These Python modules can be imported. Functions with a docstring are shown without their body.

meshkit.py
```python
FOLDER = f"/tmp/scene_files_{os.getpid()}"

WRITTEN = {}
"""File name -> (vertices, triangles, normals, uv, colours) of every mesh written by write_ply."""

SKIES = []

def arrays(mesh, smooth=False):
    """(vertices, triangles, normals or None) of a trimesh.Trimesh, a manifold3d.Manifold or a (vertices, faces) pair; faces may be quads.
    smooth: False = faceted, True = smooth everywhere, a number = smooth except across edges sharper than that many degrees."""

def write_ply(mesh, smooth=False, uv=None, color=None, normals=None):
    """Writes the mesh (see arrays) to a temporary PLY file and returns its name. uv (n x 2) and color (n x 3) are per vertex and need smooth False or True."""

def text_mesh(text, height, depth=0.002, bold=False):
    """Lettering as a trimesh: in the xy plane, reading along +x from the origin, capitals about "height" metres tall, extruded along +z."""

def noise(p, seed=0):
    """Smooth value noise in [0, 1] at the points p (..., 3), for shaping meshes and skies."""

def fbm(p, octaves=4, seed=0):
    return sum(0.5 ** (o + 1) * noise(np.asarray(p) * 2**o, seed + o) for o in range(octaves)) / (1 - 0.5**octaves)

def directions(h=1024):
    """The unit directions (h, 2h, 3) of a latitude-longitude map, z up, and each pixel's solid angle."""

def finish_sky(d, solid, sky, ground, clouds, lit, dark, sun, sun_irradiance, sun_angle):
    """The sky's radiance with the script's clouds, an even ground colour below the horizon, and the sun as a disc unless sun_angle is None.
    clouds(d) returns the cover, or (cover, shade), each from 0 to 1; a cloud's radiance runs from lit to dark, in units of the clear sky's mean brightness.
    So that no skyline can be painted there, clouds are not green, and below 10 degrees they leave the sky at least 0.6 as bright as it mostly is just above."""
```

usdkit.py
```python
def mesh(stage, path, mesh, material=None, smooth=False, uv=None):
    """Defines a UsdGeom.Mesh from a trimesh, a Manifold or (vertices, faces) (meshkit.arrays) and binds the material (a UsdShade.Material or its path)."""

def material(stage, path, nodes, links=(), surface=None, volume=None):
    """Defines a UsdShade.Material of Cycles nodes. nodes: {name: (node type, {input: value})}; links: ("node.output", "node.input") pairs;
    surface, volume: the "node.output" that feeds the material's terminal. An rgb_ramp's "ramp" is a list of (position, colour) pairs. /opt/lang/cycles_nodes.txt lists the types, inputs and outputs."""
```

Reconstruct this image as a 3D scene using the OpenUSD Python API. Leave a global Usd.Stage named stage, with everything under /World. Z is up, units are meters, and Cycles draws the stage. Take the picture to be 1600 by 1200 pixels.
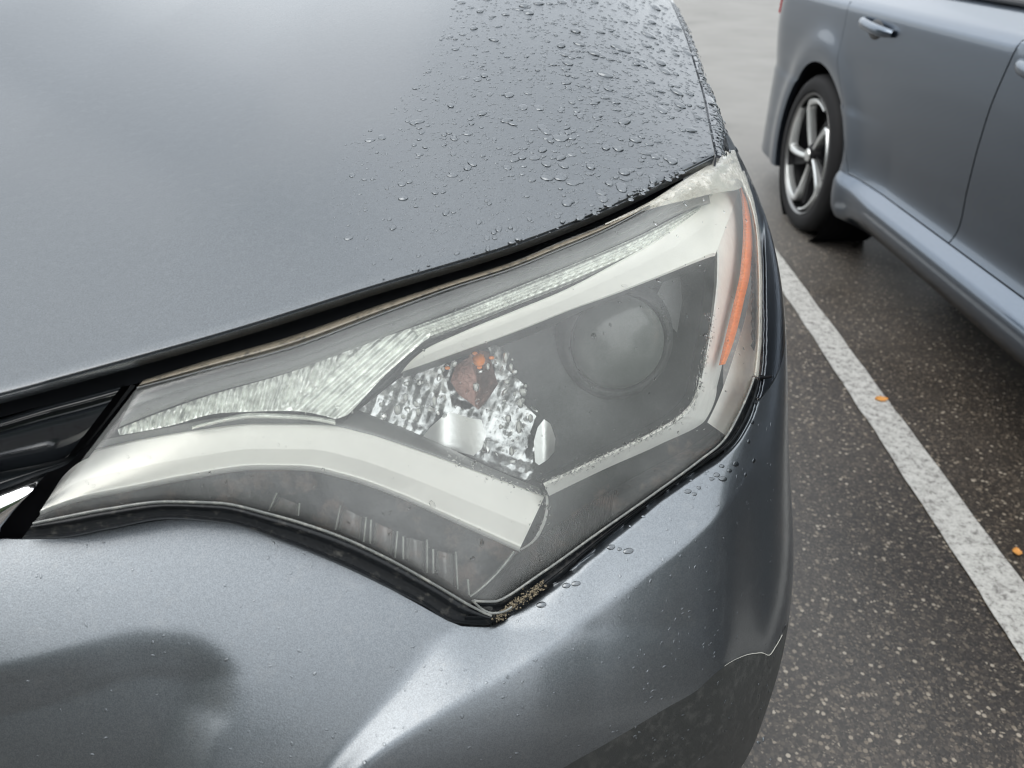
import math, numpy as np, trimesh, shapely, usdkit, meshkit
from scipy.spatial import Delaunay
from scipy.interpolate import CubicSpline, PchipInterpolator
from pxr import Usd, UsdGeom, UsdLux, UsdShade, Gf, Sdf

stage = Usd.Stage.CreateInMemory()
UsdGeom.SetStageUpAxis(stage, UsdGeom.Tokens.z)
UsdGeom.SetStageMetersPerUnit(stage, 1.0)
world = UsdGeom.Xform.Define(stage, '/World')
stage.SetDefaultPrim(world.GetPrim())
rng = np.random.default_rng(7)

# ------------------------------------------------------------------ camera, sky, sun
TH, FPX, EYE = math.radians(31.0), 1200.0, np.array([0, 0, 1.22])
cam = UsdGeom.Camera.Define(stage, '/World/camera')
cam.AddTranslateOp().Set(Gf.Vec3d(*EYE)); cam.AddRotateXOp().Set(90 - 31.0)
cam.CreateHorizontalApertureAttr(36.0); cam.CreateVerticalApertureAttr(27.0); cam.CreateFocalLengthAttr(27.0)
cam.CreateClippingRangeAttr(Gf.Vec2f(0.01, 400))
cam.CreateFStopAttr(6.5); cam.CreateFocusDistanceAttr(0.80)
cam.CreateExposureAttr(1.32)
SUN_EL, SUN_AZ = math.radians(52), math.atan2(-0.75, -0.35)
dome = UsdLux.DomeLight.Define(stage, '/World/sky')
sky = usdkit.material(stage, '/World/Looks/overcast_sky', {
    's': ('sky_texture', {'sky_type': 'single_scattering', 'sun_disc': False, 'sun_elevation': SUN_EL, 'sun_rotation': SUN_AZ}),
    'tc': ('texture_coordinate', {}), 'n': ('noise_texture', {'scale': 2.2, 'detail': 5.0, 'roughness': .55}),
    'r': ('rgb_ramp', {'ramp': [(.3, (5.4, 5.75, 6.0)), (.5, (7.7, 8.0, 8.2)), (.72, (9.7, 9.9, 10.0))]}),
    'm': ('mix_color', {'fac': .9, 'use_clamp': False}), 'sz': ('separate_xyz', {}), 'zr': ('map_range', {'from_min': 0., 'from_max': 1., 'to_min': .72, 'to_max': 1.25, 'clamp': True}), 'mz': ('vector_math', {'math_type': 'scale'}), 'b': ('background_shader', {'strength': .1})},
    [('tc.generated', 'n.vector'), ('n.fac', 'r.fac'), ('s.color', 'm.a'), ('r.color', 'm.b'), ('m.result', 'mz.vector1'), ('tc.generated', 'sz.vector'), ('sz.z', 'zr.value'), ('zr.result', 'mz.scale'), ('mz.vector', 'b.color')], surface='b.background')
UsdShade.MaterialBindingAPI.Apply(dome.GetPrim()).Bind(sky)
sun = UsdLux.DistantLight.Define(stage, '/World/sun')
sun.CreateIntensityAttr(.16); sun.CreateAngleAttr(50.0); sun.CreateNormalizeAttr(True); sun.CreateColorAttr(Gf.Vec3f(1, .96, .9))
sd = np.array([math.sin(SUN_AZ) * math.cos(SUN_EL), math.cos(SUN_AZ) * math.cos(SUN_EL), math.sin(SUN_EL)])
sun.AddTransformOp().Set(Gf.Matrix4d().SetRotate(Gf.Rotation(Gf.Vec3d(0, 0, 1), Gf.Vec3d(*sd))))

# ------------------------------------------------------------------ naming
used = {}
def numbered(parent, name):
    k = (parent, name); n = used.get(k, 0); used[k] = n + 1
    return name if n == 0 else f'{name}_{n:03d}'
def path_of(parent): return '/World' if parent is None else str(parent.GetPath())
def tag(p, label=None, cat=None, group=None, kind=None):
    for k, v in (('label', label), ('category', cat), ('group', group), ('kind', kind)):
        if v: p.SetCustomDataByKey(k, v)
    return p
def thing(name, label=None, cat=None, loc=(0, 0, 0), parent=None, group=None):
    b = path_of(parent)
    x = UsdGeom.Xform.Define(stage, b + '/' + numbered(b, name))
    if parent is None: x.AddTranslateOp().Set(Gf.Vec3d(*map(float, loc)))
    return tag(x.GetPrim(), label, cat, group)
def obj(name, m, material, parent=None, smooth=35):
    b = path_of(parent)
    return usdkit.mesh(stage, b + '/' + numbered(b, name), m, material, smooth=smooth).GetPrim()

# ------------------------------------------------------------------ materials
def mat(name, base, rough=.5, metal=0., coat=0., coat_rough=.05, bump=0., bscale=300., vary=0., vscale=40., spec=.5, dirt_or_reflection=None, **kw):
    n = {'g': ('geometry', {}), 'p': ('principled_bsdf', dict(base_color=base, roughness=rough, metallic=metal, coat_weight=coat, coat_roughness=coat_rough, specular_ior_level=spec, **kw))}
    l = []
    last = None
    if vary:
        n['n'] = ('noise_texture', {'scale': vscale, 'detail': 5.0, 'roughness': .6})
        n['r'] = ('rgb_ramp', {'ramp': [(.3, tuple(x * (1 - vary) for x in base)), (.7, tuple(x * (1 + vary) for x in base))]})
        l += [('g.position', 'n.vector'), ('n.fac', 'r.fac')]; last = 'r.color'
    if dirt_or_reflection:                                   # (colour, noise scale, low, high)
        n['dn'] = ('noise_texture', {'scale': dirt_or_reflection[1], 'detail': 8.0, 'roughness': .65})
        n['dr'] = ('map_range', {'from_min': dirt_or_reflection[2], 'from_max': dirt_or_reflection[3], 'to_min': 0., 'to_max': dirt_or_reflection[4], 'clamp': True})
        n['dm'] = ('mix_color', {'a': base, 'b': dirt_or_reflection[0]})
        l += [('g.position', 'dn.vector'), ('dn.fac', 'dr.value'), ('dr.result', 'dm.fac')]
        if last: l.append((last, 'dm.a'))
        last = 'dm.result'
    if last: l.append((last, 'p.base_color'))
    if bump:
        n['bn'] = ('noise_texture', {'scale': bscale, 'detail': 3.0, 'roughness': .6})
        n['b'] = ('bump', {'strength': bump, 'distance': .002})
        l += [('g.position', 'bn.vector'), ('bn.fac', 'b.height'), ('b.normal', 'p.normal')]
        if coat: l.append(('b.normal', 'p.coat_normal'))
    return usdkit.material(stage, '/World/Looks/' + name, n, l, surface='p.BSDF')

def paint(name, base, rough, wet, wetscale, flake=1500., metal=.75, coat_rough=.06, dirt_or_reflection=.25, beaded=None, coat=1., tint=(.25, .27, .30)):
    """metallic paint under clear coat: fine flakes, dried specks, and wet beading that only bends the surface"""
    n = {'g': ('geometry', {}), 'fn': ('white_noise_texture', {}), 'sc': ('vector_math', {'math_type': 'scale', 'scale': flake}), 'fl': ('vector_math', {'math_type': 'floor'}),
         'fr': ('rgb_ramp', {'ramp': [(0, tuple(x * .82 for x in base)), (1, tuple(x * 1.2 for x in base))]}),
         'dn': ('noise_texture', {'scale': 70., 'detail': 5., 'roughness': .75}), 'dr': ('map_range', {'from_min': .54, 'from_max': .72, 'to_min': 0., 'to_max': dirt_or_reflection, 'clamp': True}),
         'dm': ('mix_color', {'b': (.30, .30, .29)}),
         'w': ('noise_texture', {'scale': wetscale, 'detail': 2.}),
         'b': ('bump', {'strength': wet, 'distance': .0016}),
         'rr': ('map_range', {'from_min': .3, 'from_max': .7, 'to_min': coat_rough * .6, 'to_max': coat_rough * 1.8}),
         'p': ('principled_bsdf', dict(metallic=metal, roughness=rough, specular_tint=tint, coat_weight=coat, coat_roughness=coat_rough, coat_ior=1.5))}
    l = [('g.position', 'sc.vector1'), ('sc.vector', 'fl.vector1'), ('fl.vector', 'fn.vector'), ('fn.value', 'fr.fac'), ('g.position', 'dn.vector'), ('dn.fac', 'dr.value'),
         ('fr.color', 'dm.a'), ('dr.result', 'dm.fac'), ('dm.result', 'p.base_color'), ('g.position', 'w.vector'),
         ('w.fac', 'b.height'), ('b.normal', 'p.coat_normal'), ('dn.fac', 'rr.value'), ('rr.result', 'p.coat_roughness')]
    if beaded:                                       # rain beads cover the panel from x = beaded onwards
        n |= {'sx': ('separate_xyz', {}), 'bn': ('noise_texture', {'scale': 14., 'detail': 3.}), 'ba': ('math', {'math_type': 'multiply_add', 'value2': .10}),
              'bm': ('map_range', {'from_min': beaded, 'from_max': beaded + .10, 'to_min': .0, 'to_max': 1., 'clamp': True}), 'bh': ('math', {'math_type': 'multiply'}),
              'b2': ('noise_texture', {'scale': 330., 'detail': 2.}), 'b3': ('bump', {'strength': .30, 'distance': .0016})}
        l += [('g.position', 'sx.vector'), ('g.position', 'bn.vector'), ('bn.fac', 'ba.value1'), ('sx.x', 'ba.value3'), ('ba.value', 'bm.value'), ('g.position', 'b2.vector'),
              ('b2.fac', 'bh.value1'), ('bm.result', 'bh.value2'), ('bh.value', 'b3.height'), ('b.normal', 'b3.normal'), ('b3.normal', 'p.normal')]
        l = [q for q in l if q[1] != 'p.coat_normal'] + [('b3.normal', 'p.coat_normal')]
    elif wet: l.append(('b.normal', 'p.normal'))
    return usdkit.material(stage, '/World/Looks/' + name, n, l, surface='p.BSDF')

GREY = (.112, .122, .131)
M = {}
M['hood'] = paint('dark_grey_bonnet_paint', tuple(.86 * q for q in GREY), .42, .03, 520., dirt_or_reflection=.04, metal=1., beaded=-.10, coat=.8, coat_rough=.10)
M['cladding'] = mat('black_grained_cladding', (.013, .014, .0135), .5, bump=.25, bscale=900, dirt_or_reflection=((.05, .05, .047), 80., .5, .7, .6))
M['bumper'] = paint('dark_grey_bumper_paint', tuple(1.42 * q for q in GREY), .41, .07, 700., dirt_or_reflection=.15, metal=1., coat=.8, coat_rough=.09)
M['fender'] = paint('shaded_wing_paint', (.075, .083, .095), .33, .15, 260., dirt_or_reflection=.05, metal=1.)  # same body paint, the shadow on the wing put into a darker base
M['sedan'] = paint('blue_grey_sedan_paint', (.120, .146, .182), .26, .02, 200., metal=1., coat_rough=.05, dirt_or_reflection=.03, tint=(.55, .57, .6))
M['black_gloss'] = mat('black_gloss_plastic', (.006, .007, .008), .16, coat=.25, dirt_or_reflection=((.004, .004, .005), 190., .56, .62, .8))
M['black_satin'] = mat('black_satin_plastic', (.012, .013, .015), .45, bump=.15, bscale=700)
M['black_void'] = mat('unlit_black_plastic', (.004, .004, .005), .8, spec=.1)
M['chrome'] = mat('chrome', (.92, .93, .95), .06, metal=1.)
M['rubber'] = mat('black_gasket', (.006, .007, .008), .42, spec=.35, dirt_or_reflection=((.14, .135, .12), 120., .56, .75, .5), bump=.2, bscale=400)
M['lip'] = mat('lens_rim_plastic', (.10, .105, .10), .25, coat=.5, dirt_or_reflection=((.35, .34, .30), 140., .5, .7, .6))
M['lip_tan'] = mat('yellowed_lens_edge', (.19, .165, .125), .35, coat=.4, dirt_or_reflection=((.05, .048, .04), 150., .5, .65, .8))
M['silver'] = mat('satin_silver_trim', (.98, .968, .915), .5, metal=.0, vary=.03, vscale=30)
M['silver_dark'] = mat('dark_grey_trim', (.20, .205, .20), .4, metal=.3)  # grey ledge trim in its own darker tone
M['silver_mid'] = mat('frosted_grey_trim', (.86, .86, .83), .4, metal=.1, vary=.08, vscale=60)
M['cavity'] = mat('charcoal_lamp_housing', (.035, .04, .04), .4, bump=.2, bscale=200)
M['cavity_dk'] = mat('dark_lamp_housing', (.018, .021, .022), .35, bump=.3, bscale=120, dirt_or_reflection=((.16, .11, .09), 22., .53, .66, .9))  # brown patches stand in for brownish reflections inside the chamber
M['housing'] = mat('grey_lamp_housing', (.16, .165, .165), .4)
M['reflector'] = mat('chrome_reflector', (.50, .515, .515), .2, metal=1., bump=.18, bscale=110, dirt_or_reflection=((.12, .125, .125), 45., .48, .62, .9))
M['reflector_s'] = mat('smooth_chrome_reflector', (.74, .75, .74), .34, metal=1., bump=.15, bscale=120)
M['amber'] = mat('amber_plastic', (1., .26, .045), .35, coat=.4, vary=.06, vscale=200)
M['bulb'] = mat('amber_bulb_glass', (.95, .27, .03), .1, coat=1.)
M['redbrown'] = mat('painted_bulb_reflection', (.15, .085, .07), .22, metal=.9, bump=.7, bscale=110, vary=.5, vscale=70)
M['clear_rib'] = mat('frosted_light_guide', (.62, .645, .60), .12, metal=.55, coat=1., bump=.3, bscale=150, vary=.35, vscale=130)
M['block'] = mat('smoked_clear_block', (.075, .072, .068), .12, coat=1., bump=.3, bscale=140, vary=.4, vscale=60, dirt_or_reflection=((.17, .11, .09), 40., .5, .65, .7))  # brown patches again stand in for chamber reflections
M['fin'] = mat('clear_plastic_fin', (.62, .65, .61), .2, coat=1., vary=.4, vscale=120)
M['proj'] = mat('projector_glass', (.055, .064, .058), .35, coat=.7, coat_rough=.12)
M['proj_ring'] = mat('projector_ring', (.022, .025, .025), .6)
M['moss'] = mat('dried_lichen', (.20, .165, .11), .9, vary=.5, vscale=900, bump=1., bscale=900)
M['scuff'] = mat('bare_scuffed_edge', (.42, .41, .36), .7)
M['film'] = paint('rain_beaded_paint', tuple(.86 * q for q in GREY), .30, 0., 500., dirt_or_reflection=.0, metal=1., coat_rough=.03)
M['water'] = mat('rain_water', (1, 1, 1), .0, transmission_weight=1., ior=1.33)
M['tyre'] = mat('tyre_rubber', (.011, .011, .012), .75, spec=.25, bump=.3, bscale=150)
M['alloy'] = mat('machined_alloy', (.62, .63, .62), .28, metal=.9)
M['alloy_dark'] = mat('dull_alloy', (.20, .20, .20), .35, metal=.9)
M['alloy_black'] = mat('black_alloy', (.006, .006, .007), .5, spec=.2)
M['red'] = mat('red_tail_lamp', (.48, .015, .02), .15, coat=1.)
M['glass_dark'] = mat('tinted_window_glass', (.05, .09, .085), .04, coat=1.)
M['leaf'] = mat('orange_fallen_leaf', (.55, .25, .06), .65, vary=.35, vscale=150)
M['foliage'] = mat('dark_foliage', (.035, .055, .022), .8, vary=.5, vscale=3.)
# hazed polycarbonate: see-through, with an oxidised bloom that scatters daylight and a wet gloss
M['lens'] = usdkit.material(stage, '/World/Looks/hazed_polycarbonate', {
    'g': ('geometry', {}), 't': ('transparent_bsdf', {'color': (.97, .97, .945)}), 'gl': ('glossy_bsdf', {'roughness': .06, 'color': (1, 1, 1)}), 'f': ('fresnel', {'IOR': 1.5}),
    'a': ('mix_closure', {}), 'n': ('noise_texture', {'scale': 11., 'detail': 5., 'roughness': .6}), 'n2': ('noise_texture', {'scale': 420., 'detail': 4., 'roughness': .7}),
    'ad': ('math', {'math_type': 'multiply_add', 'value2': .30}), 'mr': ('map_range', {'from_min': .35, 'from_max': .95, 'to_min': .04, 'to_max': .115, 'clamp': True}),
    'd1': ('diffuse_bsdf', {'color': (.82, .83, .805)}), 'd2': ('translucent_bsdf', {'color': (.87, .87, .84)}), 'd': ('mix_closure', {'fac': .5}), 'o': ('mix_closure', {}),
    'b': ('bump', {'strength': .18, 'distance': .001})},
    [('g.position', 'n.vector'), ('g.position', 'n2.vector'), ('f.fac', 'a.fac'), ('t.BSDF', 'a.closure1'), ('gl.BSDF', 'a.closure2'),
     ('n2.fac', 'ad.value1'), ('n.fac', 'ad.value3'), ('ad.value', 'mr.value'), ('mr.result', 'o.fac'), ('a.closure', 'o.closure1'), ('d1.BSDF', 'd.closure1'), ('d2.BSDF', 'd.closure2'), ('d.closure', 'o.closure2'),
     ('n2.fac', 'b.height'), ('b.normal', 'gl.normal')], surface='o.closure')
M['lens_edge'] = usdkit.material(stage, '/World/Looks/clear_crazed_lens_edge', {
    'g': ('geometry', {}), 'n': ('noise_texture', {'scale': 75., 'detail': 4., 'roughness': .55, 'distortion': 1.2}), 'b': ('bump', {'strength': .9, 'distance': .004}),
    'gb': ('principled_bsdf', {'base_color': (.90, .87, .78), 'roughness': .12, 'transmission_weight': .75, 'ior': 1.5, 'specular_ior_level': .6})},
    [('g.position', 'n.vector'), ('n.fac', 'b.height'), ('b.normal', 'gb.normal')], surface='gb.BSDF')
# wet asphalt: pale and brown stones set in dark binder
M['asphalt'] = usdkit.material(stage, '/World/Looks/wet_asphalt', {
    'g': ('geometry', {}), 'v': ('voronoi_texture', {'scale': 125., 'feature': 'f1', 'randomness': 1.}), 'v2': ('voronoi_texture', {'scale': 300., 'feature': 'f1'}),
    'bw': ('separate_color', {}), 'bw2': ('separate_color', {}),
    'r': ('rgb_ramp', {'ramp': [(0, (0.0200, 0.0180, 0.0162)), (.5, (0.0348, 0.0300, 0.0267)), (.74, (0.0652, 0.0550, 0.0448)), (.88, (0.1158, 0.0960, 0.0763)), (.95, (0.2106, 0.1800, 0.1431)), (1, (0.3790, 0.3400, 0.2862))]}),
    'r2': ('rgb_ramp', {'ramp': [(0, (0.0158, 0.0140, 0.0124)), (.7, (0.0442, 0.0370, 0.0315)), (.93, (0.0895, 0.0760, 0.0630)), (1, (0.1895, 0.1650, 0.1336))]}),
    'dm': ('map_range', {'from_min': .42, 'from_max': .60, 'to_min': 1., 'to_max': 0., 'clamp': True}),
    'mx': ('mix_color', {}), 'ln': ('noise_texture', {'scale': 1.3, 'detail': 5.}), 'lr': ('rgb_ramp', {'ramp': [(.3, (.66, .645, .62)), (.7, (1.24, 1.20, 1.15))]}),
    'mm': ('mix_color', {'blend_type': 'multiply', 'fac': 1., 'use_clamp': False}),
    'bn': ('noise_texture', {'scale': 130., 'detail': 5., 'roughness': .6}), 'b': ('bump', {'strength': .35, 'distance': .003}), 'sy': ('separate_xyz', {}), 'yr': ('map_range', {'from_min': 3.0, 'from_max': 6.2, 'to_min': 0., 'to_max': 1., 'clamp': True}), 'yn': ('math', {'math_type': 'multiply_add', 'value2': 1.2}), 'am': ('mix_color', {'use_clamp': False}), 'an': ('noise_texture', {'scale': 1.1, 'detail': 7., 'roughness': .7}), 'ar': ('rgb_ramp', {'ramp': [(.30, (.12, .118, .11)), (.42, (.165, .16, .15)), (.62, (.19, .185, .174)), (.75, (.215, .21, .198))]}),  # far aisle fades paler: aged asphalt plus wet sky sheen put into the colour
    'rg': ('map_range', {'from_min': .35, 'from_max': .65, 'to_min': .2, 'to_max': .42}), 'rf': ('mix_float', {'b': .75}),
    'p': ('principled_bsdf', {'specular_ior_level': .5})},
    [('g.position', 'v.vector'), ('g.position', 'v2.vector'), ('v.color', 'bw.color'), ('v2.color', 'bw2.color'), ('bw.r', 'r.fac'), ('bw2.r', 'r2.fac'),
     ('v.distance', 'dm.value'), ('dm.result', 'mx.fac'), ('r2.color', 'mx.a'), ('r.color', 'mx.b'), ('g.position', 'ln.vector'), ('ln.fac', 'lr.fac'), ('mx.result', 'mm.a'), ('lr.color', 'mm.b'),
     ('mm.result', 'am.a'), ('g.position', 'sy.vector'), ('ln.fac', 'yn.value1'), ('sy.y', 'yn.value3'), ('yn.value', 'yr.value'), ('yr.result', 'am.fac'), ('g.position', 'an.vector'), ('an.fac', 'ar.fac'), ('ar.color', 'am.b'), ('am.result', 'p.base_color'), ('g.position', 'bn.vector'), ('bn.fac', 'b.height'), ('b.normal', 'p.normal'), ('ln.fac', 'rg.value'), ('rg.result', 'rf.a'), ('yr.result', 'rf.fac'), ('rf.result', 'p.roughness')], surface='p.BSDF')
M['paintline'] = usdkit.material(stage, '/World/Looks/worn_white_road_paint', {
    'g': ('geometry', {}), 'n': ('noise_texture', {'scale': 45., 'detail': 8., 'roughness': .75}), 'n2': ('noise_texture', {'scale': 150., 'detail': 5., 'roughness': .7}),
    'ad': ('math', {'math_type': 'multiply_add', 'value2': .8}),
    'r': ('rgb_ramp', {'ramp': [(.0, (.07, .065, .06)), (.74, (.16, .15, .14)), (.86, (.38, .37, .345)), (1.0, (.50, .49, .46))]}),
    'b': ('bump', {'strength': .8, 'distance': .004}), 'p': ('principled_bsdf', {'roughness': .45})},
    [('g.position', 'n.vector'), ('g.position', 'n2.vector'), ('n2.fac', 'ad.value1'), ('n.fac', 'ad.value3'), ('ad.value', 'r.fac'), ('r.color', 'p.base_color'), ('n2.fac', 'b.height'), ('b.normal', 'p.normal')], surface='p.BSDF')

# ------------------------------------------------------------------ the nose of the car as one smooth surface
CT, ST = math.cos(TH), math.sin(TH)
def rays(px, py):                                   # measuring grid of the drawing -> directions
    u = np.asarray(px, float) - 800; v = np.asarray(py, float) - 600
    return np.stack([u, FPX * CT - v * ST, -FPX * ST - v * CT], -1)
def project(p):
    p = np.asarray(p, float) - EYE
    f = p[..., 1] * CT - p[..., 2] * ST
    return 800 + FPX * p[..., 0] / f, 600 - FPX * (p[..., 1] * ST + p[..., 2] * CT) / f
def sp(x, k): return np.logaddexp(0, x * k) / k
XC, XM, C2, PW = -.56, .93255, .2523, 8.878          # car centre, half width, corner roundness
_T = CubicSpline([.1, .3, .42, .54, .66, .78, .9, 1.0, 1.1], [-.0954, -.0687, -.0525, -.0416, -.0257, -.0183, .0069, .0656, .1257], bc_type='natural')
def F0(x):
    x = np.clip(np.abs(x), 0, XM * (1 - 1e-6)); return .455 + .25 * x ** 2 - C2 * np.log(1 - (x / XM) ** PW)
def lean(Z): return .5 * (Z - .85) + .5 * sp(.58 - Z, 25) + .35 * sp(.45 - Z, 30)
E_IN = np.array([-.35, .85, -.39]); E_IN /= np.linalg.norm(E_IN)
def inside(p):                                       # > 0 behind the nose surface
    x = p[..., 0] - XC + _T(np.clip(p[..., 2], .1, 1.2))
    over = np.maximum(np.abs(x) - XM * (1 - 2e-6), 0)
    return p[..., 1] - F0(x) - lean(p[..., 2]) - 40 * over
TS = np.linspace(.00030, .0014, 120)
def P(px, py, d=0.):
    """points on the nose surface pushed d metres into the car"""
    px, py, d = np.broadcast_arrays(np.asarray(px, float), np.asarray(py, float), np.asarray(d, float))
    sh = px.shape; D = rays(px.ravel(), py.ravel()); off = d.ravel()[:, None] * E_IN
    out = np.empty((len(D), 3))
    for a in range(0, len(D), 20000):
        DD, OO = D[a:a + 20000], off[a:a + 20000]
        g = inside(EYE + DD[:, None] * TS[None, :, None] - OO[:, None])
        hit = (g > 0).argmax(1); miss = ~(g > 0).any(1); hit = np.where(miss, np.clip(g.argmax(1), 1, len(TS) - 1), np.maximum(hit, 1))
        lo, hi = TS[hit - 1], TS[hit]
        for _ in range(18):
            mid = (lo + hi) / 2; ins = inside(EYE + DD * mid[:, None] - OO) > 0
            hi = np.where(ins, mid, hi); lo = np.where(ins, lo, mid)
        out[a:a + 20000] = EYE + DD * ((lo + hi) / 2)[:, None]
    return out.reshape(sh + (3,))
EX = np.array([0, .181, .211, .301, .375, .451, .56, .645, .712, .781, .95])
_yf = PchipInterpolator(EX, [.446, .483, .489, .511, .533, .560, .605, .658, .725, .835, 1.10]); _ze = PchipInterpolator(EX, [.905, .921, .928, .944, .957, .972, .986, .998, 1.0055, 1.008, 1.012])
XX = np.linspace(0, .95, 400)
from scipy.ndimage import gaussian_filter1d
_yfs = gaussian_filter1d(_yf(XX), 14, mode='nearest'); _zes = gaussian_filter1d(_ze(XX), 14, mode='nearest')
def front_y(X): return np.interp(np.abs(np.asarray(X) - XC), XX, _yfs)
def bonnet_z(X, Y):
    x = np.abs(np.asarray(X) - XC); yf = front_y(X); w = np.maximum(Y - yf, -.05)
    return np.interp(x, XX, _zes) + .24 * w - .07 * ((Y - .6) ** 2 - (yf - .6) ** 2) - .05 * x ** 4 * (1 - np.exp(-np.maximum(w, 0) / .2))
def on_bonnet(px, py):
    D = rays(px, py); lo = np.full(D.shape[:-1], .0003); hi = np.full(D.shape[:-1], .0022)
    for _ in range(40):
        m = (lo + hi) / 2; p = EYE + D * m[..., None]; below = p[..., 2] < bonnet_z(p[..., 0], p[..., 1])
        hi = np.where(below, m, hi); lo = np.where(below, lo, m)
    return EYE + D * ((lo + hi) / 2)[..., None]
def on_ground(px, py, z=0.):
    D = rays(px, py); return EYE + D * ((z - EYE[2]) / D[..., 2])[..., None]

# ------------------------------------------------------------------ mesh helpers
def curve(pts, n):
    pts = np.asarray(pts, float); k = np.arange(len(pts)); t = np.linspace(0, len(pts) - 1, n)
    return PchipInterpolator(k, pts, axis=0)(t)
def arc(pts, step):
    pts = np.asarray(pts, float); q = curve(pts, 40 * len(pts)); L = np.r_[0, np.cumsum(np.linalg.norm(np.diff(q, axis=0), axis=1))]
    n = max(3, int(L[-1] / step)); s = np.linspace(0, L[-1], n); return np.stack([np.interp(s, L, q[:, i]) for i in range(2)], 1)
def grid_mesh(G, closed=False):
    n, m = G.shape[:2]; i = np.arange(n * m).reshape(n, m)
    f = np.stack([i[:-1, :-1], i[1:, :-1], i[1:, 1:], i[:-1, 1:]], -1).reshape(-1, 4)
    return G.reshape(-1, 3), np.vstack([f[:, [0, 1, 2]], f[:, [0, 2, 3]]])
def solid(v, f, back):
    """closes a sheet (v, f) with a second sheet of points back and walls along its border"""
    n = len(v); e = np.vstack([f[:, [0, 1]], f[:, [1, 2]], f[:, [2, 0]]])
    key = e[:, 0].astype(np.int64) * n + e[:, 1]; rev = e[:, 1].astype(np.int64) * n + e[:, 0]
    b = e[~np.isin(key, rev)]; m = len(b); k = 2 * n + np.arange(m)
    walls = np.vstack([np.c_[k + m, k, k + 2 * m], np.c_[k + m, k + 2 * m, k + 3 * m]])
    return facing(np.vstack([v, back, v[b[:, 0]], v[b[:, 1]], back[b[:, 0]], back[b[:, 1]]]), np.vstack([f, f[:, ::-1] + n, walls]), len(f))
def facing(v, f, k=None):
    """turns the faces so that the first k look at the viewer"""
    a = f[:k]; nrm = np.cross(v[a[:, 1]] - v[a[:, 0]], v[a[:, 2]] - v[a[:, 0]])
    return (v, f[:, ::-1]) if (nrm * (EYE - v[a].mean(1))).sum() < 0 else (v, f)
def ribbon(A, B, prof, n=160, m=None, th=.003, bumpf=None, crisp=False):
    """a moulded strip between two drawn lines; prof = (across 0..1, depth) pairs"""
    a, b = curve(A, n), curve(B, n)
    v = np.array([q[0] for q in prof]); dd = np.array([q[1] for q in prof]); m = m or max(6, 5 * len(v))
    t = np.linspace(0, 1, m); d = PchipInterpolator(v, dd)(t) if len(v) > 2 and not crisp else np.interp(t, v, dd)
    xy = a[:, None] * (1 - t)[None, :, None] + b[:, None] * t[None, :, None]
    D = np.broadcast_to(d, xy.shape[:2]).copy()
    if bumpf is not None: D = D + bumpf(xy[..., 0], xy[..., 1], t[None, :], np.linspace(0, 1, n)[:, None])
    v3, f = grid_mesh(P(xy[..., 0], xy[..., 1], D)); back, _ = grid_mesh(P(xy[..., 0], xy[..., 1], D + th))
    return solid(v3, f, back)
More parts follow.
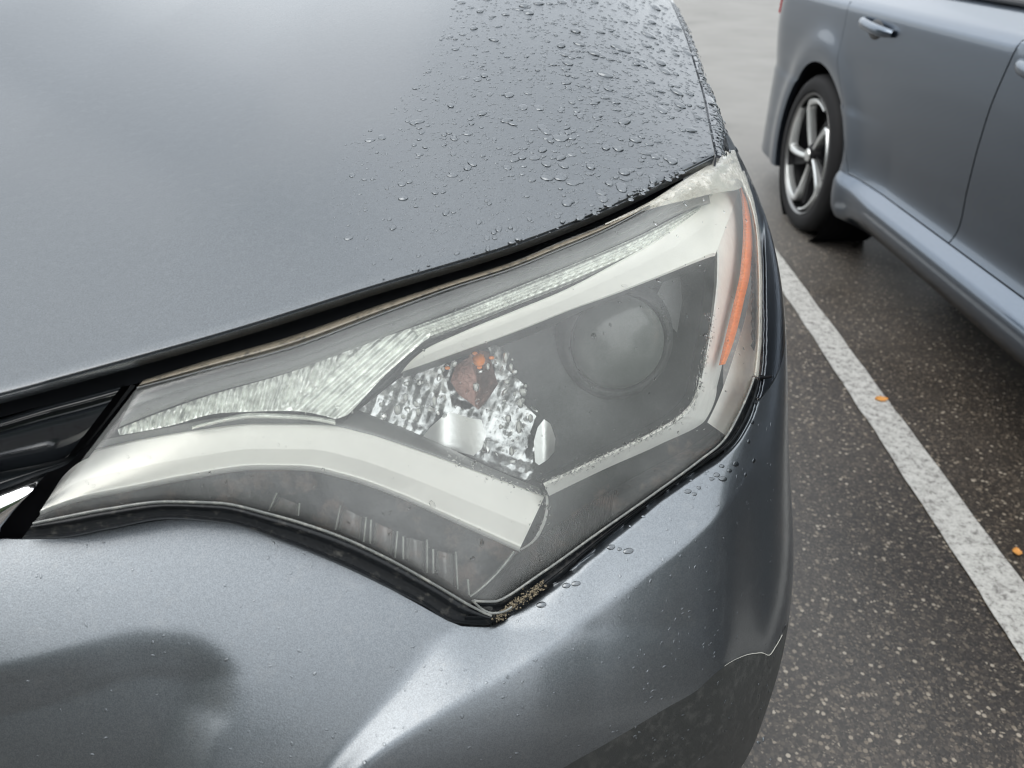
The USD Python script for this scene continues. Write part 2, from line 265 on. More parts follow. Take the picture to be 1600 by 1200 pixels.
def fill(poly, step):
    pg = shapely.Polygon(poly).buffer(0); x0, y0, x1, y1 = pg.bounds
    X, Y = np.meshgrid(np.arange(x0, x1, step), np.arange(y0, y1, step)); X[1::2] += step / 2
    inn = shapely.contains_xy(pg.buffer(-step * .45), X, Y)
    ring = pg.exterior; L = np.arange(0, ring.length, step)
    bd = shapely.get_coordinates(shapely.line_interpolate_point(ring, L)); corners = np.asarray(ring.coords)[:-1]
    pts = np.vstack([corners, bd, np.c_[X[inn], Y[inn]]]); pts = pts[np.unique(np.round(pts, 1), axis=0, return_index=True)[1]]
    tri = Delaunay(pts).simplices; cc = pts[tri].mean(1)
    return pts, tri[shapely.contains_xy(pg, cc[:, 0], cc[:, 1])]
def patch(poly, d, step=8, th=.003):
    pts, tri = fill(poly, step); dd = d(pts[:, 0], pts[:, 1]) if callable(d) else d
    return solid(P(pts[:, 0], pts[:, 1], dd), tri, P(pts[:, 0], pts[:, 1], dd + th))
def frames_of(v, f):
    n = np.zeros_like(v); fn = np.cross(v[f[:, 1]] - v[f[:, 0]], v[f[:, 2]] - v[f[:, 0]])
    for k in range(3): np.add.at(n, f[:, k], fn)
    return n / np.maximum(np.linalg.norm(n, axis=1, keepdims=True), 1e-20)
def tube(pts, r, k=8):
    pts = np.asarray(pts, float); r = np.broadcast_to(r, len(pts)); tg = np.gradient(pts, axis=0); tg /= np.linalg.norm(tg, axis=1, keepdims=True)
    ref = np.where(np.abs(tg[:, 2:]) > .9, [[1., 0, 0]], [[0, 0, 1.]]); a = np.cross(tg, ref); a /= np.linalg.norm(a, axis=1, keepdims=True); b = np.cross(tg, a)
    ph = np.linspace(0, 2 * np.pi, k, endpoint=False)
    G = pts[:, None] + r[:, None, None] * (np.cos(ph)[None, :, None] * a[:, None] + np.sin(ph)[None, :, None] * b[:, None])
    n = len(pts); i = np.arange(n * k).reshape(n, k); j = np.roll(i, -1, 1)
    f = np.vstack([np.c_[i[:-1].ravel(), j[:-1].ravel(), j[1:].ravel()], np.c_[i[:-1].ravel(), j[1:].ravel(), i[1:].ravel()]])
    cap = [[i[0, 0], i[0, q + 1], i[0, q]] for q in range(1, k - 1)] + [[i[-1, 0], i[-1, q], i[-1, q + 1]] for q in range(1, k - 1)]
    m = trimesh.Trimesh(G.reshape(-1, 3), np.vstack([f, cap]), process=False); m.fix_normals(); return m
def join(ms): 
    vs, fs, n = [], [], 0
    for m in ms:
        v, f = (m.vertices, m.faces) if hasattr(m, 'vertices') else m
        vs.append(v); fs.append(np.asarray(f) + n); n += len(v)
    return np.vstack(vs), np.vstack(fs)
def rbox(size, loc=(0, 0, 0), r=.01):
    import manifold3d as m3
    h = np.maximum(np.array(size) / 2 - r, 1e-4)
    return m3.Manifold.batch_hull([m3.Manifold.sphere(r, 12).translate((h * s_ + np.array(loc)).tolist()) for s_ in np.array(np.meshgrid([-1, 1], [-1, 1], [-1, 1])).T.reshape(-1, 3)])

# ------------------------------------------------------------------ ground
def sheet(x0, x1, y0, y1, z):
    return np.array([[x0, y0, z], [x1, y0, z], [x1, y1, z], [x0, y1, z]], float), np.array([[0, 1, 2], [0, 2, 3]])
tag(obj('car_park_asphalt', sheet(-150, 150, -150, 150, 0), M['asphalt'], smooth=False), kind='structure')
la = on_ground(np.array([1235., 1320, 1600]), np.array([475., 600, 1035])); lb = on_ground(np.array([1367., 1600]), np.array([600., 915]))
def at_y(p, q, y): return p[0] + (q[0] - p[0]) * (y - p[1]) / (q[1] - p[1])
ys = np.linspace(-1.2, 3.4, 180); jag = lambda s_: .004 * (meshkit.fbm(np.c_[ys * 9, 0 * ys, 0 * ys], 4, s_) - .5) * 2
xl = np.array([at_y(la[0], la[2], y) for y in ys]) + jag(1); xr = np.array([at_y(lb[0], lb[1], y) for y in ys]) + jag(2)
tag(obj('parking_line', grid_mesh(np.stack([np.c_[xr, ys, 0 * ys + .004], np.c_[xl, ys, 0 * ys + .004]], 1)), M['paintline'], smooth=False),
    'worn white painted line on the wet asphalt between the two cars', 'parking line')

# ------------------------------------------------------------------ the grey car in front: outlines
EDGE_B = [(35, 843), (90, 842), (170, 828), (270, 812), (350, 818), (450, 850), (575, 903), (640, 937), (700, 970), (722, 979)]
EDGE_R = [(722, 979), (768, 980), (800, 962), (850, 926), (925, 861), (1030, 775), (1145, 693), (1173, 646), (1188, 597)]
SIDE_R = [(1188, 597), (1193, 520), (1193, 450), (1190, 370), (1181, 315), (1166, 266), (1143, 221)]
TOP = [(1143, 221), (1122, 249), (1100, 262), (1050, 292), (1015, 316), (945, 350), (870, 380), (800, 410), (700, 445), (600, 479), (449, 535), (330, 568), (217, 602)]
LENS = np.vstack([arc(EDGE_B, 6), arc(EDGE_R, 6)[1:], arc(SIDE_R, 6)[1:], arc(TOP, 6)[1:]])
PLINE = arc([(380, 1370), (450, 1280), (515, 1200), (600, 1098), (690, 992), (722, 979)], 4)
PLINE = np.vstack([PLINE, arc(EDGE_R, 4)[1:], arc([(1188, 597), (1193, 520), (1194, 400)], 4)[1:]])
QLINE = arc([(430, 1370), (500, 1275), (565, 1197), (690, 1115), (800, 1050), (900, 980), (1000, 905), (1080, 845), (1130, 797), (1165, 750), (1184, 712), (1190, 660), (1193, 600), (1196, 500)], 4)
from scipy.spatial import cKDTree
_trees = {}
def signed(line, x, y):                              # distance to a drawn line, positive to its lower right
    if id(line) not in _trees:
        L = np.r_[0, np.cumsum(np.linalg.norm(np.diff(line, axis=0), axis=1))]; n = int(L[-1] * 2); q = np.linspace(0, L[-1], n)
        pts = np.stack([np.interp(q, L, line[:, k]) for k in range(2)], 1); tg = gaussian_filter1d(np.gradient(pts, axis=0), 4, axis=0); _trees[id(line)] = (line, cKDTree(pts), pts, tg)
    _, tree, pts, tg = _trees[id(line)]; x, y = np.asarray(x, float), np.asarray(y, float); dist, k = tree.query(np.c_[x, y])
    cr = tg[k, 0] * (y - pts[k, 1]) - tg[k, 1] * (x - pts[k, 0])
    return dist * np.where(cr >= 0, 1, -1), k / len(pts)
BLOB = arc([(-420, 1090), (-300, 1078), (0, 1040), (120, 1008), (220, 982), (290, 984), (342, 1012), (369, 1058), (362, 1112), (336, 1160), (308, 1220), (280, 1310)], 4)
CLAD = arc([(820, 1245), (880, 1200), (940, 1166), (1000, 1131), (1045, 1104), (1087, 1080), (1120, 1050), (1150, 1031), (1172, 1023), (1190, 1021), (1201, 1023), (1212, 1008), (1225, 985), (1240, 950)], 3)
def relief(x, y):
    """how far the bumper stands out of (negative: into) the smooth nose, in metres"""
    qp, tp = signed(PLINE, x, y); qq, tq = signed(QLINE, x, y)
    qp = np.where(qp > 0, qp, np.minimum(qp, 0))
    side = np.clip((1196 - x) / 75, 0, 1); side = side * side * (3 - 2 * side)
    d_ = np.clip(y - 980, -200, 240); fall = .00015 * d_ - 1.8e-7 * d_ ** 2                                   # the face leans out below the lamp
    ob = signed(BLOB, x, y)[0]; inn = np.clip(ob, 0, None)
    h0 = np.clip(fall, 0, None)
    face = fall - .00006 * np.minimum(inn, 45) - .00010 * np.clip(y - 985, 0, 250) * np.clip(inn / 75, 0, 1)   # added hollow, shaped to turn the reflection dark low on the face
    step = (.018 + .009 * np.clip((x - 640) / 200, 0, 1) + .012 * np.clip((x - 930) / 180, 0, 1)) * side + .001
    v = np.clip(qp, 0, None) / (np.clip(qp, 0, None) + np.clip(-qq, 0, None) + 1e-6)
    q_ = np.clip(qq, 0, None)
    S = h0 + step * v
    Mm = h0 * np.exp(-q_ / 170) + step + side * (.010 * (1 - np.exp(-q_ / 110)) - .016 * np.minimum(q_ / 260, 2) ** 2)
    r = np.where(qp < 0, face, np.where(qq < 0, S, Mm))
    return np.where((qp < 0) & (qq >= 0), face, r)

# ------------------------------------------------------------------ the grey car in front: body panels
suv = thing('parked_car', 'dark grey car filling the frame, rain on its bonnet and a hazed headlight', 'car')
xs_ = np.concatenate([np.linspace(-.45, .70, 190), XM * (1 - np.geomspace(1 - .70 / XM, 1e-5, 260))[1:]])
ss = np.r_[0, np.cumsum(np.hypot(np.diff(xs_), np.diff(F0(xs_))))]
sg = np.linspace(0, ss[-1], 620); xg = np.interp(sg, ss, xs_); yg = np.interp(sg, ss, F0(xs_))
zg = np.linspace(.30, 1.02, 330)
X0, Z0 = np.meshgrid(xg, zg); B = np.stack([X0 + XC - _T(Z0), np.broadcast_to(yg, X0.shape) + lean(Z0), Z0], -1)
vN, fN = grid_mesh(B); nN = frames_of(vN, fN)
if (nN * (EYE - vN))[vN[:, 1] < .7].sum() < 0: fN = fN[:, ::-1]; nN = -nN
px, py = project(vN); view = (EYE - vN); vd = np.linalg.norm(view, axis=1, keepdims=True); cosv = (nN * view / vd).sum(1)
cutpoly = shapely.Polygon(np.vstack([[(-900, 1010), (0, 842)], arc(EDGE_B, 6), arc(EDGE_R, 6)[1:], arc(SIDE_R, 6)[1:], [(1125, 165), (1100, 60), (1060, -200), (-900, -200)]])).buffer(0)
corner = shapely.contains_xy(cutpoly, px, py) & (px > 1122) & (py < 575) & (cosv > .0)
r = (relief(px, py) - .009 * corner) * np.clip(cosv / .35, 0, 1)
from scipy.ndimage import gaussian_filter
r = gaussian_filter(r.reshape(Z0.shape), 1.0).ravel()
vN = vN + view / vd * r[:, None]
incut = np.where(corner, shapely.contains_xy(cutpoly.buffer(-16), px, py), shapely.contains_xy(cutpoly.buffer(-5), px, py)) & (cosv > .02)
incut |= (cosv <= .02) & (vN[:, 2] > bonnet_z(vN[:, 0], vN[:, 1]) - .035)
wing = (vN[:, 2] > .805) & (px > 1150) | ((cosv <= .02) & (vN[:, 2] > .805))
arch = (vN[:, 1] > 1.02) & (vN[:, 2] < .62) | (vN[:, 1] > 1.45) & False
def on_bumper(px_, py_, out=.0):
    p = P(px_, py_, 0.); vw_ = EYE - p; vw_ /= np.linalg.norm(vw_, axis=-1, keepdims=True)
    return p + vw_ * (relief(np.ravel(px_), np.ravel(py_)).reshape(np.shape(px_))[..., None] + out)

# the border of the cut follows the drawn outline exactly
okf = ~incut[fN].any(1); e_ = np.unique(fN[~okf].ravel()); ring_ = e_[~incut[e_]]
ring_ = ring_[cosv[ring_] > .06]; cl = cutpoly.exterior; pr_ = shapely.points(px[ring_], py[ring_]); near_ = shapely.distance(cl, pr_) < 14
ring_ = ring_[near_]; q_ = shapely.get_coordinates(shapely.line_interpolate_point(cl, shapely.line_locate_point(cl, pr_[near_])))
good = (q_[:, 0] < 1186) & (q_[:, 0] > -400) & (q_[:, 1] > 590); vN[ring_[good]] = on_bumper(q_[good, 0], q_[good, 1])
clad_line = shapely.LineString(CLAD); pc_ = shapely.points(px, py); dc_ = shapely.distance(clad_line, pc_); near_ = np.where((dc_ < 3.2) & (cosv > .12) & (px < 1228))[0]
qc_ = shapely.get_coordinates(shapely.line_interpolate_point(clad_line, shapely.line_locate_point(clad_line, pc_[near_]))); vN[near_] = on_bumper(qc_[:, 0], qc_[:, 1])
clad_area = shapely.Polygon(np.vstack([CLAD, [(1500, 900), (1500, 1600), (700, 1600)]])).buffer(0)
fpx, fpy = project(vN[fN].mean(1)); fclad = shapely.contains_xy(clad_area, fpx, fpy) | ((cosv[fN].mean(1) < .03) & (vN[fN][..., 2].mean(1) < .60))
def sub(keepface, name, m, th=.003):
    f = fN[keepface]; idx, inv = np.unique(f, return_inverse=True); f = inv.reshape(-1, 3)
    v = vN[idx]; ar = np.linalg.norm(np.cross(v[f[:, 1]] - v[f[:, 0]], v[f[:, 2]] - v[f[:, 0]]), axis=1); f = f[ar > 2e-8]; return obj(name, solid(v, f, v - nN[idx] * th), m, suv, smooth=True)
fc = incut[fN].any(1) | arch[fN].any(1); fw = wing[fN].any(1); fw_all = wing[fN].all(1)
sub(~fc & ~fw & ~fclad, 'front_bumper', M['bumper'])
sub(~fc & ~fw & fclad, 'bumper_cladding', M['cladding'])
sub(~fc & fw_all, 'front_wing', M['fender'])
# bonnet: fitted front edge, hem rolled under
seam = on_bonnet(np.array([1120., 1108, 1100, 1087, 1075, 1060, 1047, 1030]), np.array([246., 190, 150, 105, 65, 28, 0, -38]))
sx = PchipInterpolator(*(lambda k: (np.r_[seam[k, 1], seam[-1, 1] + .6], np.r_[seam[k, 0], seam[-1, 0] + .06]))(np.r_[True, np.diff(np.maximum.accumulate(seam[:, 1])) > 1e-4]), extrapolate=True)
ucols = np.r_[np.linspace(-1, 0, 50)[:-1], np.linspace(0, .9, 130), np.linspace(.9, 1, 30)[1:]]
vrows = np.r_[np.linspace(0, .1, 25), np.linspace(.1, 1, 130)[1:]]
def bonnet_point(u, v):
    y0 = .8; Xe = XC + u * (sx(.835) - XC)
    yf = front_y(Xe); Y = yf + v * (1.9 - yf)
    X = XC + u * (sx(Y) - .0018 - XC)
    return X, Y
U, V = np.meshgrid(ucols, vrows, indexing='ij'); X, Y = bonnet_point(U, V)
# shallow pressed swage lines on the panel
xr_ = np.abs(X - XC); sw = .004 * np.exp(-((xr_ - .50 - .05 * (Y - .6)) / .10) ** 2) * np.clip((Y - .62) / .5, 0, 1)
Zb = bonnet_z(X, Y) + sw
hem = np.clip(1 - V * 260, 0, 1); Zb = Zb - .0015 * hem ** 2
top = np.stack([X, Y, Zb], -1)
roll = []
for k, (dy, dz) in enumerate([(.004, -.0075), (.012, -.010), (.03, -.011)]):
    e = top[:, 0].copy(); e[:, 1] += dy; e[:, 2] += dz; roll.append(e)
G = np.concatenate([np.stack(roll[::-1], 1), top], 1)
vb, fb = grid_mesh(G); vb, fb = facing(vb, fb)
obj('bonnet', solid(vb, fb, vb - [0, 0, .003]), M['hood'], suv, smooth=50)
# wing top: from the seam over the shoulder to the side
yy = np.linspace(.83, 2.2, 150); rows = []
for y in yy:
    xs0 = float(sx(max(y, .80))) + .0018; z0 = float(bonnet_z(xs0, y))
    zz = z0 - .022; xo = np.interp(y - float(lean(zz)), yg, xg) + XC - float(_T(zz))
    xo = max(xo, xs0 + .012)
    a = np.linspace(0, 1, 14); w = xo - xs0
    xs1 = xs0 + w * np.sin(a * np.pi / 2) ** 1.0; zs1 = z0 - .003 * a - .019 * (1 - np.cos(a * np.pi / 2)) ** 1.3
    zl = np.linspace(zz - .012, zz - .05, 3); xl_ = np.interp(y - lean(zl), yg, xg) + XC - _T(zl) - .001
    rows.append(np.c_[np.r_[xs0 + .0005, xs1, np.maximum(xl_, xo)], np.full(18, y), np.r_[z0 - .018, zs1, zl]])
vw, fw2 = facing(*grid_mesh(np.array(rows)))
cx_, cy_ = project(vw[fw2].mean(1)); fw2 = fw2[~shapely.contains_xy(shapely.Polygon(LENS).buffer(1.5), cx_, cy_)]
obj('wing_top', solid(vw, fw2, vw - [.002, 0, .003]), M['fender'], suv, smooth=50)
# dark carrier behind the shut line, seen through every gap
cx = np.linspace(-1.3, .185, 90); pts = []
for x in cx:
    yf = front_y(min(x, .22)); ny = lambda z_: max(yf + .012, float(F0(min(abs(x - XC + float(_T(z_))), .90)) + lean(z_)) + .125)
    pts.append([[x, yf + .05, float(bonnet_z(x, yf)) - .012], [x, ny(.93), .925], [x, ny(.8), .80], [x, ny(.6), .60], [x, ny(.45), .45]])
vc, fcx = facing(*grid_mesh(np.array(pts)))
obj('front_carrier', solid(vc, fcx, vc + [0, .01, 0]), M['black_void'], suv, smooth=False)
# upper grille: black gloss trim, its lit upper lip, chrome strip, shut gap
obj('shut_seal', ribbon([(-420, 745), (0, 622), (75, 598), (217, 562), (330, 535), (449, 500), (600, 452), (800, 398), (950, 340), (1050, 292), (1118, 250)],
                        [(-420, 770), (0, 652), (75, 632), (217, 598), (330, 562), (449, 528), (600, 474), (800, 409), (950, 348), (1050, 294), (1120, 251)], [(0, .035), (.5, .03), (1, .022)]), M['black_satin'], suv)
obj('grille_trim', ribbon([(-420, 785), (0, 655), (75, 632), (150, 612), (193, 600)], [(-420, 870), (0, 741), (48, 732), (85, 724), (104, 716)],
                          [(0, .020), (.05, .006), (.10, .004), (.15, .006), (.19, .014), (.24, .014), (.30, .008), (.95, .030), (1, .034)], m=60), M['black_gloss'], suv)
obj('grille_frame', ribbon([(-420, 862), (0, 738), (60, 726), (110, 712), (205, 600)], [(-420, 930), (0, 768), (55, 745), (100, 728), (212, 602)], [(0, .02), (.5, .03), (1, .02)]), M['black_gloss'], suv)
obj('chrome_strip', ribbon([(-420, 935), (0, 766), (30, 755), (60, 744), (78, 734)], [(-420, 1010), (0, 830), (6, 822), (12, 812), (20, 802)], [(0, .012), (.15, .004), (.5, 0.), (.85, .004), (1, .012)], m=30), M['chrome'], suv)
obj('grille_gap', patch([(-420, 760), (0, 640), (210, 596), (222, 604), (40, 846), (0, 880), (-420, 1060)], .045, 14), M['black_void'], suv, smooth=False)

# ------------------------------------------------------------------ the headlight
lamp = thing('headlight', None, None, parent=suv); tag(lamp, 'hazed headlight with silver bezel and amber strip')
ins = shapely.Polygon(LENS).buffer(-3)
obj('lamp_housing', patch(np.asarray(shapely.Polygon(LENS).buffer(-2).intersection(shapely.box(0, 330, 1130, 1200)).exterior.coords)[:-1], .105, 14), M['cavity'], lamp)
# lens: outer skin with a folded rim
GLASS = np.vstack([arc([(52, 818), (100, 808), (170, 795), (260, 784), (340, 786), (420, 803), (520, 834), (600, 870), (680, 914), (738, 948), (768, 958)], 6), arc([(768, 958), (800, 930), (850, 896), (930, 838), (1010, 782), (1090, 723), (1130, 690), (1158, 641), (1181, 592)], 6)[1:], arc([(1181, 592), (1192, 520), (1193, 450), (1190, 370), (1181, 315), (1166, 266), (1143, 221)], 6)[1:], arc(TOP, 6)[1:]])
pts, tri = fill(GLASS, 7)
rim = shapely.distance(shapely.Polygon(GLASS).exterior, shapely.points(pts)); dl = .006 * np.exp(-rim / 5.)
vL, fL = facing(P(pts[:, 0], pts[:, 1], dl), tri)
obj('lens', (vL, fL), M['lens'], lamp, smooth=True)
# swoosh: wide silver lower blade, two facets and a rolled lower edge
UP = [(88, 760), (128, 712), (200, 690), (300, 672), (400, 661), (500, 661), (570, 674), (650, 700), (750, 736), (852, 773)]
LO = [(62, 800), (130, 777), (200, 763), (300, 743), (400, 729), (470, 730), (540, 744), (620, 772), (710, 812), (812, 858)]
obj('silver_blade', ribbon(UP, LO, [(0, .056), (.03, .048), (.60, .030), (.62, .0285), (.93, .006), (.96, .006), (1., .011)], n=220, m=51, crisp=True), M['silver'], lamp)
END = [(852, 773), (853, 790), (850, 808), (842, 828), (832, 844), (812, 858)]
obj('silver_blade_end', ribbon(END, [(856, 775), (857, 792), (854, 811), (846, 831), (836, 848), (815, 861)], [(0, .03), (1, .05)], n=50, m=6), M['silver_mid'], lamp)
obj('silver_blade_edge', ribbon([(x, y - 1) for x, y in LO], [(x + 1, y + 5) for x, y in LO], [(0, .019), (.5, .021), (1, .034)], n=200, m=8), M['silver_mid'], lamp)
# grey ledge above it
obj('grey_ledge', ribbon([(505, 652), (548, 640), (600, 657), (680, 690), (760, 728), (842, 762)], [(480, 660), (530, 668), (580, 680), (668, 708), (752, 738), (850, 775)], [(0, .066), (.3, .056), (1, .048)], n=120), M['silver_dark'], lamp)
# upper silver bezel running round the projector bay
BU = [(620, 590), (655, 556), (720, 525), (800, 490), (880, 457), (960, 420), (1040, 380), (1100, 345), (1135, 318), (1152, 300)]
BL = [(628, 581), (672, 566), (740, 542), (810, 517), (890, 485), (960, 460), (1040, 429), (1090, 409), (1112, 401), (1117, 400)]
BU2 = [(625, 586), (660, 549), (722, 519), (800, 487), (880, 454), (955, 415), (1030, 372), (1090, 325), (1125, 292), (1158, 290)]
obj('upper_bezel', ribbon(BU2, BL, [(0, .040), (.04, .036), (.42, .026), (.46, .0245), (.95, .004), (1, .008)], n=200, m=41, crisp=True), M['silver'], lamp)
CI = [(1117, 400), (1116, 440), (1111, 490), (1103, 540), (1094, 590), (1086, 622), (1062, 651), (1010, 682), (930, 720), (850, 757)]
CO = [(1158, 290), (1167, 350), (1160, 420), (1146, 490), (1134, 545), (1120, 605), (1103, 655), (1030, 695), (945, 733), (858, 775)]
obj('side_bezel', ribbon(CI[:7], CO[:7], [(0, .020), (.1, .013), (.6, .026), (1, .045)], n=140, m=24), M['silver_mid'], lamp)
obj('lower_bezel', ribbon(CI[5:], CO[5:], [(0, .024), (.15, .016), (.3, .019), (1, .036)], n=100, m=20), M['silver_mid'], lamp)
obj('bezel_bead', join([tube(P(*arc(CI[4:], 5).T, .015), .0014)]), M['silver'], lamp)
# inner wall of the projector bay
WI = [(557, 641), (628, 581)] + BL[1:] + CI[1:]
obj('bay_wall', ribbon([(x, y) for x, y in BL], [(x + 4, y + 12) for x, y in BL], [(0, .017), (1, .095)], n=160), M['cavity'], lamp)
obj('bay_wall', ribbon(CI, [(x - 14, y - 8) for x, y in CI], [(0, .021), (1, .095)], n=160,
    bumpf=lambda x, y, t, s: .0015 * np.sin(s * 260) * (s > .5)), M['cavity'], lamp)
obj('projector_bay', patch([(560, 640)] + [(628, 582)] + BL[1:] + CI[1:] + [(842, 764), (760, 728), (680, 690), (600, 657)], .096, 10), M['cavity'], lamp)
# projector: ring and bulging glass
pc = P(965., 535., .070); ax = EYE - pc; ax = np.array([.12, -.88, .30]); ax /= np.linalg.norm(ax)
def disc_frame(a):
    x = np.cross(a, [0, 0, 1.]); x /= np.linalg.norm(x); return x, np.cross(x, a)
def revolve(c, a, prof, k=64):
    x, y = disc_frame(a); ph = np.linspace(0, 2 * np.pi, k + 1)
    G = np.array([[c + a * h + q * (math.cos(p_) * x + math.sin(p_) * y) for p_ in ph] for q, h in prof])
    return facing(*grid_mesh(G))
pr = .047
obj('projector_lens', revolve(pc, ax, [(pr * math.sin(t), pr * .55 * math.cos(t)) for t in np.linspace(0, math.pi / 2, 20)]), M['proj'], lamp, smooth=True)
obj('projector_ring', revolve(pc, ax, [(pr * 1.0, -.004), (pr * 1.03, .004), (pr * 1.08, .006), (pr * 1.18, .002), (pr * 1.30, -.012), (pr * 1.36, -.02)]), M['proj_ring'], lamp, smooth=True)
obj('bay_divider', patch([(1040, 432), (1062, 424), (1066, 470), (1058, 520), (1040, 500), (1022, 470)], .078, 8), M['housing'], lamp)
# reflector bowl of the indicator with facets, bulb, mirror piece and painted reflections
def bowl(x, y):
    q = ((x - 735) / 190) ** 2 + ((y - 640) / 115) ** 2
    a, b = (x * .94 + y * .34) / 15., (y * .94 - x * .34) / 19.
    return .088 - .022 * np.clip(q, 0, 1) - .0015 * np.abs(np.sin(a * np.pi)) * np.abs(np.sin(b * np.pi)) + .0028 * (meshkit.noise(np.stack([a, b, 0 * a], -1), 3) - .5)
obj('indicator_reflector', patch([(560, 641), (634, 583), (700, 560), (770, 536), (796, 552), (790, 575), (818, 600), (812, 625), (838, 650), (828, 676), (846, 700), (838, 728), (828, 752), (792, 740), (720, 706), (640, 674)], bowl, 4), M['reflector'], lamp)
obj('bright_facet', patch([(655, 690), (672, 668), (690, 652), (702, 644), (714, 646), (730, 652), (752, 656), (760, 680), (752, 702), (740, 712), (700, 702)], lambda x, y: .064 + .010 * np.sin((x - 655) / 24.) + .00006 * (x - 655), 5), M['reflector_s'], lamp)  # pale metal patch, the white reflection in the bowl put into its colour
obj('bright_facet', patch([(836, 722), (834, 690), (840, 668), (850, 655), (860, 662), (868, 685), (866, 706), (856, 718), (842, 727)], lambda x, y: .058 + .00025 * np.abs(x - 852), 6), M['reflector_s'], lamp)
obj('amber_reflection_patch', patch([(704, 596), (712, 570), (730, 560), (742, 546), (764, 550), (770, 574), (778, 600), (764, 622), (748, 640), (730, 626), (716, 616)], lambda x, y: .062 + .0002 * np.abs(x - 742), 6), M['redbrown'], lamp)  # reddish patch painted as the bulb reflected in the bowl
bc = P(748., 562., .05)
obj('indicator_bulb', trimesh.Trimesh(*join([revolve(bc, ax, [(.0001, .012), (.0035, .0108), (.0055, .006), (.006, 0), (.005, -.01), (.004, -.02)], 20)]), process=False), M['bulb'], lamp, smooth=True)
for x, y in ((742, 552), (752, 556), (749, 574), (699, 575), (768, 559)):
    m = trimesh.creation.icosphere(1, .0022); m.apply_scale([1.2, .7, .8]); m.apply_translation(P(x, y, .050)); obj('amber_glint', m, M['bulb'], lamp)  # orange beads standing in for reflections of the bulb
# little crystal prisms scattered in the bowl
pr_m = []
for _ in range(150):
    x, y = rng.uniform(575, 870), rng.uniform(535, 740)
    if not (shapely.contains_xy(shapely.Polygon([(575, 640), (640, 590), (795, 535), (860, 690), (800, 735), (650, 672)]), x, y)): continue
    if 655 < x < 758 and 650 < y < 705 or rng.random() > (1.0 if x < 700 or x > 780 else .5): continue
    m = trimesh.creation.icosphere(0, rng.uniform(.0010, .0034)); m.apply_scale([1, .6, rng.uniform(.8, 2.6)]); m.apply_transform(trimesh.transformations.random_rotation_matrix(rng.random(3)) if rng.random() < .5 else np.eye(4))
    m.apply_translation(P(x, y, .056)); pr_m.append(m)
tag(obj('crystal_prisms', join(pr_m), M['reflector_s'], lamp, smooth=False), kind='stuff')
# grey housing shelf under the top edge, clear light guide with ribs below it
SH_T = [(212, 612), (330, 578), (449, 548), (600, 492), (800, 420), (900, 382), (1000, 338), (1060, 306), (1105, 290)]
SH_B = [(185, 668), (322, 617), (449, 582), (640, 511), (800, 449), (900, 410), (1000, 366), (1060, 335), (1110, 318)]
obj('top_shelf', ribbon(SH_T, SH_B, [(0, .030), (.25, .018), (.45, .017), (.5, .022), (.85, .024), (1, .034)], n=180, m=36), M['housing'], lamp)
GL_T = [(184, 671), (247, 646), (330, 617), (449, 583), (560, 541), (640, 513)]
GL_B = [(187, 680), (262, 666), (350, 645), (449, 640), (512, 645), (640, 540)]
LG = np.vstack([arc([(184, 671), (247, 646), (330, 617), (449, 583), (560, 541), (640, 513), (668, 503)], 5), arc([(668, 503), (672, 524), (660, 535), (600, 588), (540, 650), (524, 655)], 5)[1:], arc([(524, 655), (449, 642), (350, 645), (262, 666), (187, 680)], 5)[1:]])
def ribs(x, y):
    w = (x * .96 + y * .28) / 9.5; ph = meshkit.noise(np.stack([w * .7, y / 40., 0 * w], -1), 5) * 2
    r_ = .0034 * np.sin((w + ph * .4) * 2 * np.pi) * (.4 + meshkit.noise(np.stack([x / 14., y / 10., 0 * w], -1), 9)) + .003 * (meshkit.fbm(np.stack([x / 11., y / 11., 0 * w], -1), 3, 2) - .5)
    near = np.clip((x - y * -1.13 - 1140) / 55, 0, 1)
    diag = .0025 * np.sin((x + y * 1.12) / 8.0 * 2 * np.pi / 2.2)
    e_ = shapely.distance(shapely.Polygon(LG).exterior, shapely.points(x, y)); return .036 + (r_ * (1 - near) + diag * near) * np.clip(e_ / 8, 0, 1)
obj('light_guide', patch(LG, ribs, 2.6, .006), M['clear_rib'], lamp, smooth=60)
obj('light_guide_edge', ribbon([(300, 665), (400, 645), (470, 648), (524, 656)], [(300, 671), (400, 654), (470, 656), (524, 664)], [(0, .036), (.5, .031), (1, .040)], n=80), M['clear_rib'], lamp)
RB_T = [(640, 513), (707, 489), (800, 452), (900, 411), (1000, 368), (1060, 337), (1098, 318)]
RB_B = [(664, 533), (733, 507), (800, 480), (900, 440), (1000, 394), (1060, 360), (1090, 334)]
obj('light_guide_strip', ribbon(RB_T, RB_B, [(0, .034), (.25, .032), (.7, .038), (1, .046)], n=520, m=30, bumpf=lambda x, y, t, s: .0009 * np.sin(t * 9 * np.pi) + .0007 * np.sin(s * 330 + t * 8)), M['clear_rib'], lamp)
obj('bezel_groove', ribbon([(508, 652), (545, 636), (600, 588), (662, 534), (735, 508), (800, 481), (900, 441), (1000, 396), (1075, 350)],
                           [(528, 664), (556, 644), (618, 592), (662, 549), (722, 520), (800, 488), (900, 446), (1000, 399), (1078, 353)], [(0, .045), (.5, .058), (1, .05)], n=160), M['cavity'], lamp)
obj('housing_floor', ribbon([(150, 690), (187, 682), (262, 668), (350, 652), (430, 649), (510, 662)], [(135, 706), (200, 690), (300, 674), (400, 663), (500, 662), (530, 668)], [(0, .046), (1, .052)], n=80), M['housing'], lamp)
